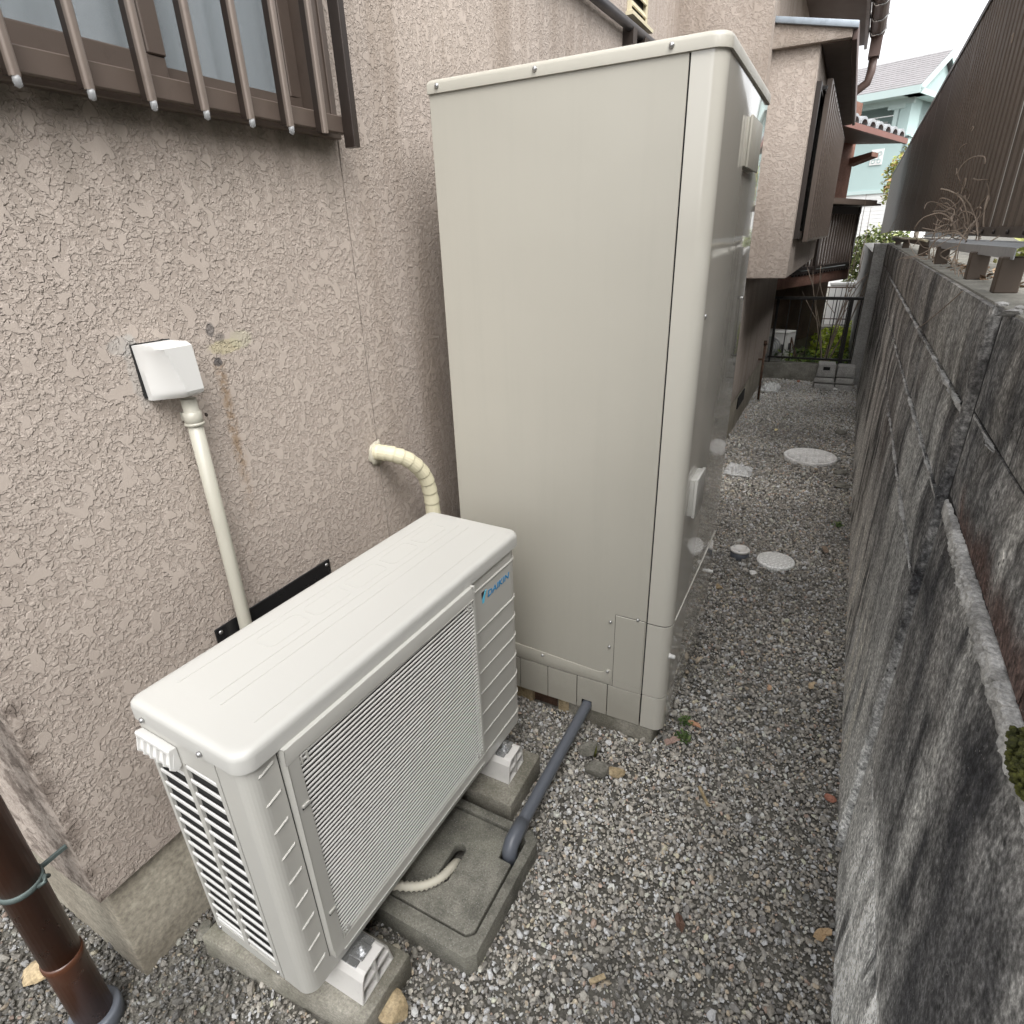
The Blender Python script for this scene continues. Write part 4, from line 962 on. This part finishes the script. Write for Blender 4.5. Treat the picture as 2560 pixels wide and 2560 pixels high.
G().lathe([(.045, .021), (.0455, .028), (.042, .032), (.03, .0325), (.029, .030), (.005, .030)], (0,0,0), 'z', 28).build('cap', 'zinc' if 0 else 'blockwhite', cpn)
for a_ in (.6, 2.7, 4.7): G().box(.033*cos(a_)-.004, .033*cos(a_)+.004, .033*sin(a_)-.004, .033*sin(a_)+.004, .0315, .0335).build('lug', 'galv', cpn)
def crumple(cx, cy, sx, sy, h, seed, label):
    g = G(); n = 18; q = random.Random(seed); vs = []
    for j in range(n+1):
        for i in range(n+1):
            u, v = i/n*2-1, j/n*2-1; r = max(abs(u), abs(v))
            z = h*(.35+1.2*abs(mnoise.noise((u*2.1+seed, v*2.1, 1)))+.7*abs(mnoise.noise((u*5+seed, v*5, 4))))*(1-r**3*.85)
            vs.append((cx+sx*u*(1+.25*mnoise.noise((v*2, seed, 2))), cy+sy*v*(1+.25*mnoise.noise((u*2, seed, 7))), z+.004))
    m_ = n+1; g.add(vs, [(j*m_+i, j*m_+i+1, (j+1)*m_+i+1, (j+1)*m_+i) for j in range(n) for i in range(n)])
    return tag(g.build('plastic_bag', 'film', recalc=False), label, 'plastic bag', 'plastic bags on the gravel')
crumple(.818, 2.985, .085, .085, .045, 3, 'crumpled clear plastic bag lying on gravel just past the beige tank')
crumple(.76, 5.48, .085, .13, .06, 11, 'crumpled white plastic bag at the house corner near the railing')
def rock(label, x, y, r, mat, name='stone', cat='stone', seed=0, flat=.6, z=-.004):
    q = np.random.default_rng(seed); v, f = ico(2); v = v.copy()
    for k in range(7):
        e = q.normal(size=3); e /= np.linalg.norm(e); c_ = q.uniform(.4, .75); pr_ = v@e; v -= np.outer(np.maximum(pr_-c_, 0)*.9, e)
    v = v*np.array(r if isinstance(r, tuple) else (r, r*.8, r*flat)); a_ = q.uniform(0, 6.28)
    R = np.array([[cos(a_), -sin(a_), 0], [sin(a_), cos(a_), 0], [0, 0, 1]]); v = v@R.T+np.array([x, y, z+max(v[:, 2])*.55])
    return tag(G().add(v, [tuple(t) for t in f]).build(name, mat, recalc=False), label, cat)
rock('angular grey stone with flat top right of the grey pipe', .815, .300, .042, 'stone', seed=1)
rock('half-buried dark stone just behind the angular grey stone', .775, .372, .045, 'stone', seed=2, flat=.35)
rock('pale lumpy stone just right of the angular grey stone', .868, .322, .028, 'tanstone', seed=3)
rock('tan rock beside the near concrete paver at the bottom of the photo', .650, -.452, .045, 'tanstone', seed=4)
rock('grey rock against the house foundation behind the white unit', .170, -.520, .034, 'stone', seed=5)
rock('yellowish rock in the gravel left of the brown downpipe', -.098, -.735, .045, 'tanstone', seed=6, flat=.4)
rock('red brick chip at the foot of the block wall', 1.424, .494, (.013, .022, .012), 'brick', 'brick_chip', 'brick chip', 7)
rock('dark flat stone by the block wall past the small white lid', 1.415, 3.21, .05, 'stone', seed=8, flat=.35)
rock('grey flat stone by the block wall nearer than the manhole cover', 1.42, 2.98, .05, 'stone', seed=9, flat=.3)
rock('dark stone by the block wall beyond the manhole cover', 1.408, 4.15, .055, 'stone', seed=10, flat=.35)
rock('pale stone beside the front foot of the beige tank', .955, 1.49, .024, 'tanstone', seed=11)
rock('white stone chip just below the small blue-grey cap', 1.072, 1.675, .024, 'lid', seed=12, flat=.4)
rock('small brick piece lying in front of the far kerb', .985, 5.96, .03, 'brick', 'brick_chip', 'brick chip', 13)
rock('whitish rock at the foot of the stacked grey blocks', 1.335, 5.68, .032, 'lid', seed=14)
rock('grey pebble larger than its neighbours below the grey pipe end', .70, .225, .017, 'lid', seed=15)

# ================================================================== BEYOND THE RAILING
# ---- rust-brown neighbour house, wall turned a little away from the alley
nb = thing('neighbour_house', 'dark rust-brown house with a slatted balcony and tiled eave beyond the railing', 'house', loc=(1.047, 9.248, 0)); nb.rotation_euler = (0, 0, -radians(17.4))
# local: +y along the wall (away), +x out of the wall towards the alley
G().box(-5, 0, -4.0, 0, .05, .96).build('lower_wall', 'brownwall', nb)
G().box(-5, -.03, -3.98, -.02, -.5, .05).build('foundation', 'foundation', nb)
G().box(-5, .02, -4.0, .04, 1.55, 2.9).build('upper_wall', 'rustwall', nb)
G().box(-5, -.25, -3.6, -.4, .96, 1.56).build('balcony_back_wall', 'brownwall', nb)
G().hexa([(.02,-4.0,.875),(.45,-4.0,.875),(.45,-.66,.845),(.02,-.66,.845),(.02,-4.0,.985),(.45,-4.0,.985),(.45,-.66,.985),(.02,-.66,.985)]).build('beam', 'rustwall', nb, .004)
bal = G().box(-.2, .47, -2.6, -.72, .992, 1.02).build('balcony_floor', 'bronzedark', nb)
for k in range(22): G().box(.0, .475, -2.55+.085*k, -2.51+.085*k, .972, .992).build('floor_rib', 'bronzedark', bal)
bl = G().box(.44, .475, -2.6, -.72, 1.03, 1.06).box(.44, .475, -2.6, -.72, 1.60, 1.625).build('balcony_rail', 'bronzedark', nb)
for k in range(20): G().box(.448, .466, -2.52+.09*k, -2.485+.09*k, 1.06, 1.60).build('slat', 'bronze', bl)
G().box(.43, .48, -1.99, -1.93, 1.0, 1.68).build('balcony_post', 'bronzedark', nb); G().box(.43, .48, -.80, -.75, 1.0, 1.68).build('balcony_post', 'bronzedark', nb)
G().box(.30, .47, -2.6, -.70, 1.625, 1.68).build('balcony_beam', 'bronzedark', nb)
G().box(-.1, .60, -2.8, -.42, 1.69, 1.712).box(-.1, .56, -2.8, -.46, 1.712, 1.752).build('balcony_roof', 'soffit', nb)
rf = G().hexa([(-4.5,-4.5,2.9),(.66,-4.5,2.36),(.66,-.2,2.37),(-4.5,.9,2.95),(-4.5,-4.5,3.0),(.66,-4.5,2.42),(.66,-.2,2.42),(-4.5,.9,3.05)]).build('roof', 'soffit', nb)
G().box(.655, .69, -4.5, -.2, 2.362, 2.418).build('eave_gutter', 'rustred', rf)
for k in range(8):
    y = -2.30+.275*k; n_ = 8
    pr_ = [(y+.12*cos(t), 2.435+.075*sin(t)) for t in [pi-pi*i/n_ for i in range(n_+1)]]+[(y+.095*cos(t), 2.432+.052*sin(t)) for t in [pi*i/n_ for i in range(n_+1)]]
    G().prism(pr_, -.1, .66, fn=lambda yy, zz, xx: (xx, yy, zz+(.66-xx)*.13)).build('roof_tile', 'tile', rf)
G().hexa([(.0,-.1,2.20),(.28,-.1,2.28),(.28,.16,2.28),(.0,.16,2.20),(.0,-.1,2.28),(.28,-.1,2.33),(.28,.16,2.33),(.0,.16,2.28)]).build('eave_bracket', 'rustwall', nb)
# small outdoor unit beyond the railing
ac = thing('air_conditioner', 'small white air conditioner unit standing beyond the railing against the brown house', 'air conditioner', loc=(.655, 7.06, -.05)); ac.rotation_euler = (0, 0, -radians(17.4))
G().box(-.30, .10, .0, .26, .03, .375).build('casing', 'white', ac, .008)
G().box(-.305, .105, -.004, .264, .372, .386).build('top_plate', 'white', ac, .004)
for r in (.13, .105, .08, .05, .025): G().lathe([(r-.003, 0), (r-.003, -.008), (r+.003, -.008), (r+.003, 0)], (-.085, 0, .2), 'y', 32).build('fan_guard_ring', 'hp', ac)
G().lathe([(.135, .0), (.135, -.002), (.0, -.002)], (-.085, 0, .2), 'y', 28).build('fan_opening', 'galv', ac)
G().box(.03, .075, -.006, 0, .15, .25).box(.1, .108, .06, .13, .18, .26).build('valve_cover', 'conduit', ac, .004)
tag(G().tube([(.80, 6.95, .30), (.86, 6.86, .14), (.90, 6.80, .05)], .008, 6).tube([(.80, 6.95, .30), (.81, 7.0, -.05)], .008, 6).build('prop_bar', 'rust'), 'thin dark prop bar leaning by the small air conditioner unit', 'bar')

# ---- bright boundary wall and railing further off
bwall = thing('garden_wall', 'bright white low wall across the far yard behind the green plants', 'wall')
G().box(1.04, 4.0, 12.4, 12.55, -.22, .50).build('panel', 'whitewall', bwall); G().box(1.02, 4.0, 12.38, 12.57, .50, .535).build('coping', 'whitewall', bwall)
G().box(.9, 4.0, 12.0, 12.38, -.6, -.21).build('base', 'kerb', bwall)
r2 = thing('yard_railing', 'thin dark railing in front of the bright white far wall', 'railing')
G().box(.98, 2.6, 12.2, 12.225, .455, .475).box(.98, 2.6, 12.2, 12.225, -.10, -.085).build('rail', 'rust', r2)
for k in range(15): G().box(1.03+k*.105, 1.04+k*.105, 12.205, 12.215, -.2, .455).build('bar', 'rail', r2)
# ---- pale teal house
th = thing('teal_house', 'pale teal two-storey house with grey shingle roof in the far background', 'house', loc=(2.254, 22, 0))
E1, N1 = Vector((-.93, .367, 0)), Vector((-.367, -.93, 0)); E2, N2 = Vector((.367, .93, 0)), Vector((.93, -.367, 0))
PT = lambda u, v, z: tuple(E1*u+E2*v+Vector((0, 0, z)))          # u left along the eave, v back along the gable
def tb(u0, u1, v0, v1, z0, z1): return [PT(u0,v0,z0), PT(u1,v0,z0), PT(u1,v1,z0), PT(u0,v1,z0), PT(u0,v0,z1), PT(u1,v0,z1), PT(u1,v1,z1), PT(u0,v1,z1)]
T = lambda name, mat, *bs, parent=th: [G_.build(name, mat, parent) for G_ in [G()] if [G_.hexa(tb(*b)) for b in bs]][0]
ur = 1.85; zr = 6.0; ze = 4.97       # ridge half width, ridge, eave
T('upper_wall', 'teal', (.30, 6, 1.3, 4.2, 2.5, 4.85), (.30, .62, .5, 4.2, 2.5, 4.85))
T('balcony_front', 'teal', (.22, 6, .46, .56, 2.5, 3.86), (.22, .32, .46, 2.2, 2.5, 3.86))
T('balcony_coping', 'tealtrim', (.18, 6, .42, .60, 3.86, 3.90), (.18, .36, .42, 2.2, 3.86, 3.90))
T('storey_band', 'tealtrim', (.2, 6, .44, .6, 2.42, 2.52))
T('lower_wall', 'siding', (.30, 6, .5, 4.2, -.5, 2.43))
for k in range(18): T('siding_board', 'siding', (.29, 6, .485, .50, .40+k*.11, .495+k*.11))
T('eave_beam', 'tealtrim', (.25, 6, .48, .62, 4.70, 4.86))
cpost = T('post', 'tealtrim', (.58, .74, .50, .66, 3.88, 4.72)); T('post_head', 'tealtrim', (.45, .92, .47, .69, 4.60, 4.72), parent=cpost)
T('drying_rail', 'siding', (.74, 6, .5, .53, 4.44, 4.465))
T('window', 'siding', (1.15, 2.4, 1.27, 1.3, 3.95, 4.42))
G().tube([PT(1.02, .52, 3.9), PT(1.02, .52, 4.2), PT(1.12, .52, 4.36), PT(1.3, .52, 4.42)], .025, 8).build('hoop', 'siding', th)
g = G()
def roofslope(z_off): return [PT(-.02,-.02,ze+z_off), PT(6,-.02,ze+z_off), PT(6,ur,zr+z_off), PT(-.02,ur,zr+z_off)]
g.hexa(roofslope(0)+roofslope(.07)); g.hexa([PT(-.02,2*ur+.02,ze), PT(6,2*ur+.02,ze), PT(6,ur,zr), PT(-.02,ur,zr), PT(-.02,2*ur+.02,ze+.07), PT(6,2*ur+.02,ze+.07), PT(6,ur,zr+.07), PT(-.02,ur,zr+.07)])
ro = g.build('roof', 'shingle', th)
for k in range(14):
    t0, t1 = k/14, (k+1)/14
    a0 = lambda u, t, o: PT(u, -.02+(ur+.02)*t, ze+.07+(zr-ze)*t+o)
    G().hexa([a0(-.03,t0,0), a0(6,t0,0), a0(6,t1,0), a0(-.03,t1,0), a0(-.03,t0,.018), a0(6,t0,.018), a0(6,t1,.004), a0(-.03,t1,.004)]).build('shingle_course', 'shingle', ro)
G().hexa([PT(-.05,-.03,ze-.14), PT(-.03,-.03,ze-.14), PT(-.03,ur,zr-.14), PT(-.05,ur,zr-.14), PT(-.05,-.03,ze+.06), PT(-.03,-.03,ze+.06), PT(-.03,ur,zr+.06), PT(-.05,ur,zr+.06)]).hexa([PT(-.05,2*ur+.03,ze-.14), PT(-.03,2*ur+.03,ze-.14), PT(-.03,ur,zr-.14), PT(-.05,ur,zr-.14), PT(-.05,2*ur+.03,ze+.06), PT(-.03,2*ur+.03,ze+.06), PT(-.03,ur,zr+.06), PT(-.05,ur,zr+.06)]).hexa(tb(-.05,-.03,-.03,2*ur+.03,ze-.14,ze+.0)).build('gable_trim', 'tealtrim', ro)
G().add([PT(.12,.2,ze-.1), PT(.12,2*ur-.2,ze-.1), PT(.12,ur,zr-.12)], [(0,1,2)]).build('gable_wall', 'teal', ro, recalc=False)
T('soffit', 'tealtrim', (0, 6, -.02, .62, ze-.13, ze-.11), (-.02, .4, -.02, 2*ur, ze-.13, ze-.11)); T('eave_fascia', 'tealtrim', (-.03, 6, -.05, -.02, ze-.13, ze+.06))
# decorative scroll panel on the balcony front
dpn = T('ornament_panel', 'siding', (.78, 1.13, .43, .455, 3.20, 3.62))
for (u, z, r) in ((.87, 3.50, .05), (1.03, 3.50, .05), (.95, 3.40, .06), (.87, 3.30, .05), (1.03, 3.30, .05)):
    G().tube([PT(u+r*cos(t), .425, z+r*sin(t)) for t in [k*2*pi/12 for k in range(13)]], .009, 5).build('scroll', 'teal', dpn)

# ---- plants
def leafcloud(name, c, r, n, size, cols, seed=0, mat='leaf', shape=None, up=.3, parent=None, hollow=.35):
    q = np.random.default_rng(seed); d = q.normal(size=(n, 3)); d /= np.linalg.norm(d, axis=1)[:, None]
    rad = (hollow+(1-hollow)*q.random(n)**.6)[:, None]; p = d*rad
    clump = np.array([mnoise.noise((a*2.6+seed, b*2.6, e*2.6)) for a, b, e in p]); k = clump > -.22; p, clump = p[k], clump[k]; n = len(p)
    p = p*(1+.25*clump[:, None])*np.array(r)+np.array(c)
    nrm = q.normal(size=(n, 3)); nrm[:, 2] = abs(nrm[:, 2])+up; nrm /= np.linalg.norm(nrm, axis=1)[:, None]
    t = np.cross(nrm, q.normal(size=(n, 3))); t /= np.linalg.norm(t, axis=1)[:, None]; b = np.cross(nrm, t)
    s = size*q.uniform(.6, 1.3, n)[:, None]
    V = np.stack([p-t*s, p-b*s*.45+nrm*s*.15, p+t*s, p+b*s*.45+nrm*s*.15], 1).reshape(-1, 3)
    cc = np.array(cols)[q.integers(0, len(cols), n)]*q.uniform(.7, 1.3, (n, 1))
    return tinted(name, V, np.arange(4*n).reshape(-1, 4), np.repeat(cc, 4, 0), mat, parent)
GR = [(.10, .16, .02), (.17, .24, .03), (.26, .32, .05), (.07, .11, .02)]
GD = [(.03, .06, .015), (.06, .10, .02), (.10, .14, .03)]
for i, (x, y, z, r, lab) in enumerate(((1.18, 9.2, -.12, (.34, .5, .26), 'bright yellow-green bush left of the railing post beyond the alley end'), (1.55, 9.6, -.10, (.32, .5, .27), 'bright yellow-green bush right of the railing post beyond the alley end'))):
    bsh = thing('bush', lab, 'bush', 'bright bushes beyond the railing'); leafcloud('foliage', (x, y, z), r, 2600, .032, [(.38,.48,.05),(.50,.58,.08),(.58,.62,.14),(.24,.34,.04)], 20+i, parent=bsh)
    for k in range(4): G().tube([(x+.02*k, y, -.35), (x+.06*(k-1.5), y, z+.1)], .008, 5).build('stem', 'bark', bsh)
gc = leafcloud('ground_cover', (1.08, 6.42, .06), (.42, .2, .10), 520, .032, GD+[(.12,.19,.05)], 30, up=1.2, hollow=.1); gc['kind'] = 'stuff'
gc = leafcloud('ground_cover', (1.0, 7.1, .02), (.40, .4, .16), 700, .03, GD+GR[:2], 31, up=.9, hollow=.1); gc['kind'] = 'stuff'
gc = leafcloud('ground_cover', (1.45, 7.9, -.12), (.5, .6, .20), 900, .032, GD+GR, 32, up=.9, hollow=.1); gc['kind'] = 'stuff'
hd = thing('hedge', 'pale green leafy hedge behind the bright far wall', 'hedge'); leafcloud('foliage', (1.75, 13.4, .85), (.62, .5, .62), 5200, .045, [(.14,.18,.05),(.22,.26,.09),(.32,.34,.15),(.08,.11,.03)], 33, parent=hd)
G().tube([(1.75, 13.4, -.4), (1.75, 13.4, .6)], .03, 6).build('trunk', 'bark', hd)
ut = thing('autumn_tree', 'rounded shrub with yellow and orange leaves behind the far end of the fence', 'tree'); leafcloud('crown', (2.22, 14.5, 2.25), (.56, .6, .72), 7000, .05, [(.40,.40,.10),(.34,.38,.10),(.50,.42,.16),(.46,.30,.16),(.28,.32,.08)], 34, parent=ut)
G().tube([(2.4, 14.5, -.4), (2.38, 14.5, 2.3)], [.06, .03], 8).build('trunk', 'bark', ut)
# bare shrub at the railing
bs = thing('bare_shrub', 'leafless shrub with thin pale stems rising behind the black railing', 'shrub')
def branch(p, d, ln, r, depth, q):
    P = [Vector(p)]; d = Vector(d).normalized(); n = 6
    for i in range(n):
        d = (d+Vector((q.gauss(0,.06), q.gauss(0,.06), q.gauss(0,.05)))).normalized(); P.append(P[-1]+d*ln/n)
        if depth and i in (2, 4) and q.random() < .9: branch(P[-1], d+Vector((q.uniform(-.5,.5), q.uniform(-.4,.4), .1)), ln*.55, r*.6, depth-1, q)
    G().tube(P, [r*(1-.75*i/n) for i in range(n+1)], 5, caps=False).build('stem', 'twig', bs)
q_ = random.Random(5)
for (x, dx, ln) in ((1.17, -.10, 1.0), (1.19, .12, 1.15), (1.21, .22, 1.1), (1.18, .02, 1.2), (1.205, .06, .9), (1.175, -.22, .8)): branch((x, 6.35, .10), (dx, .0, 1), ln, .009, 1, q_)
G().tube(smooth_path([(1.20, 6.3, .65), (1.08, 6.28, .80), (1.02, 6.27, .95), (1.0, 6.26, 1.1)], 5), .004, 5).build('stem', 'twig', bs)
# behind the fence gap: trunk, dry twigs and a pale leafy bush
tr = thing('tree', 'grey tree trunk seen through the gap under the corrugated fence', 'tree'); G().tube([(1.93, 1.35, 1.1), (1.91, 1.36, 2.2), (1.95, 1.38, 3.2)], [.13, .105, .09], 14).build('trunk', 'bark', tr)
G().tube([(1.95, 1.38, 3.1), (2.3, 1.6, 3.6)], [.06, .03], 8).tube([(1.94, 1.38, 2.9), (1.9, 1.0, 3.5)], [.05, .02], 8).build('limb', 'bark', tr)
by = thing('yellow_bush', 'pale yellow-green bush seen through the gap under the fence', 'bush'); leafcloud('foliage', (2.15, 2.5, 1.32), (.35, .6, .24), 1500, .035, [(.42,.44,.16),(.30,.34,.10),(.5,.47,.22)], 41, parent=by)
G().tube([(2.15, 2.5, 1.1), (2.15, 2.5, 1.4)], .015, 6).build('stem', 'bark', by)
dg_ = leafcloud('dry_leaves', (1.56, 1.6, 1.308), (.06, 1.3, .010), 260, .012, [(.20,.13,.08),(.28,.20,.13),(.12,.08,.05)], 42, up=2, hollow=.05); dg_['kind'] = 'stuff'
# weeds and fallen leaves on the gravel
def weed(label, x, y, r, n, seed): tag(leafcloud('weed', (x, y, .010), (r, r, .016), n, r*.38, [(.05,.09,.025),(.08,.13,.04),(.12,.16,.06)], seed, up=1.5, hollow=.0), label, 'weed', 'small weeds in the gravel')
weed('small green weed in the gravel nearest the front corner of the beige tank', 1.003, .605, .024, 60, 50)
weed('small green weed in the gravel just below the fallen pink leaf', 1.018, .535, .026, 60, 51)
weed('tiny bright weed at the foot of the block wall past the white lid', 1.416, 2.362, .030, 46, 52)
def fallen(label, x, y, s, col, seed):
    q = random.Random(seed); n = 12; vs = [(0, 0, .004)]; a0 = q.uniform(0, 6.28)
    for k in range(n):
        t = 2*pi*k/n; rr_ = s*(.55+.45*abs(cos(t)))*(1+q.uniform(-.18, .18)); vs.append((rr_*cos(t), rr_*.62*sin(t), .004+q.uniform(.0, .010)))
    vs = [(x+a*cos(a0)-b*sin(a0), y+a*sin(a0)+b*cos(a0), z_) for a, b, z_ in vs]
    tag(tinted('fallen_leaf', vs, [(0, 1+k, 1+(k+1) % n) for k in range(n)], [col]*(n+1), 'leaf'), label, 'leaf', 'fallen leaves on the gravel')
fallen('pinkish dead leaf beside the front foot of the beige tank', .985, .505, .030, (.34, .24, .20), 1)
fallen('orange-pink fallen leaf between the two weeds by the beige tank', 1.032, .606, .022, (.46, .26, .16), 2)
fallen('pale orange leaf in the middle of the gravel path', 1.227, .882, .018, (.50, .33, .22), 3)
fallen('tan leaf on the gravel towards the block wall', 1.353, .957, .022, (.46, .36, .24), 4)
fallen('curled tan leaf at the foot of the block wall at the bottom of the photo', 1.42, .095, .026, (.42, .30, .18), 5)
fallen('brown leaf on gravel near the block wall beyond the white lid', 1.36, 2.04, .034, (.20, .15, .11), 6)
fallen('dark red-brown leaf on the gravel below the drain pit', 1.13, -.02, .022, (.12, .07, .05), 7)
fallen('pale yellow dead leaf on the gravel beyond the plastic bag', .95, 4.05, .030, (.5, .42, .24), 8)
tag(G().bar((1.095, .372, .006), (1.13, .318, .006), .008, .004).build('wood_sliver', 'tanstone'), 'thin straw-coloured sliver of wood on the gravel path', 'wood sliver')
tag(G().bar((.99, -.225, .006), (1.015, -.200, .008), .010, .004).build('wood_chip', 'tanstone'), 'short pale wood chip on the gravel right of the drain pit', 'wood chip')
tag(G().tube([(.79, .352, .0), (.793, .350, .022), (.795, .352, .045)], [.005, .004, .0008], 6).build('plant_shoot', M['moss']), 'tiny upright shoot standing behind the angular grey stone', 'shoot')
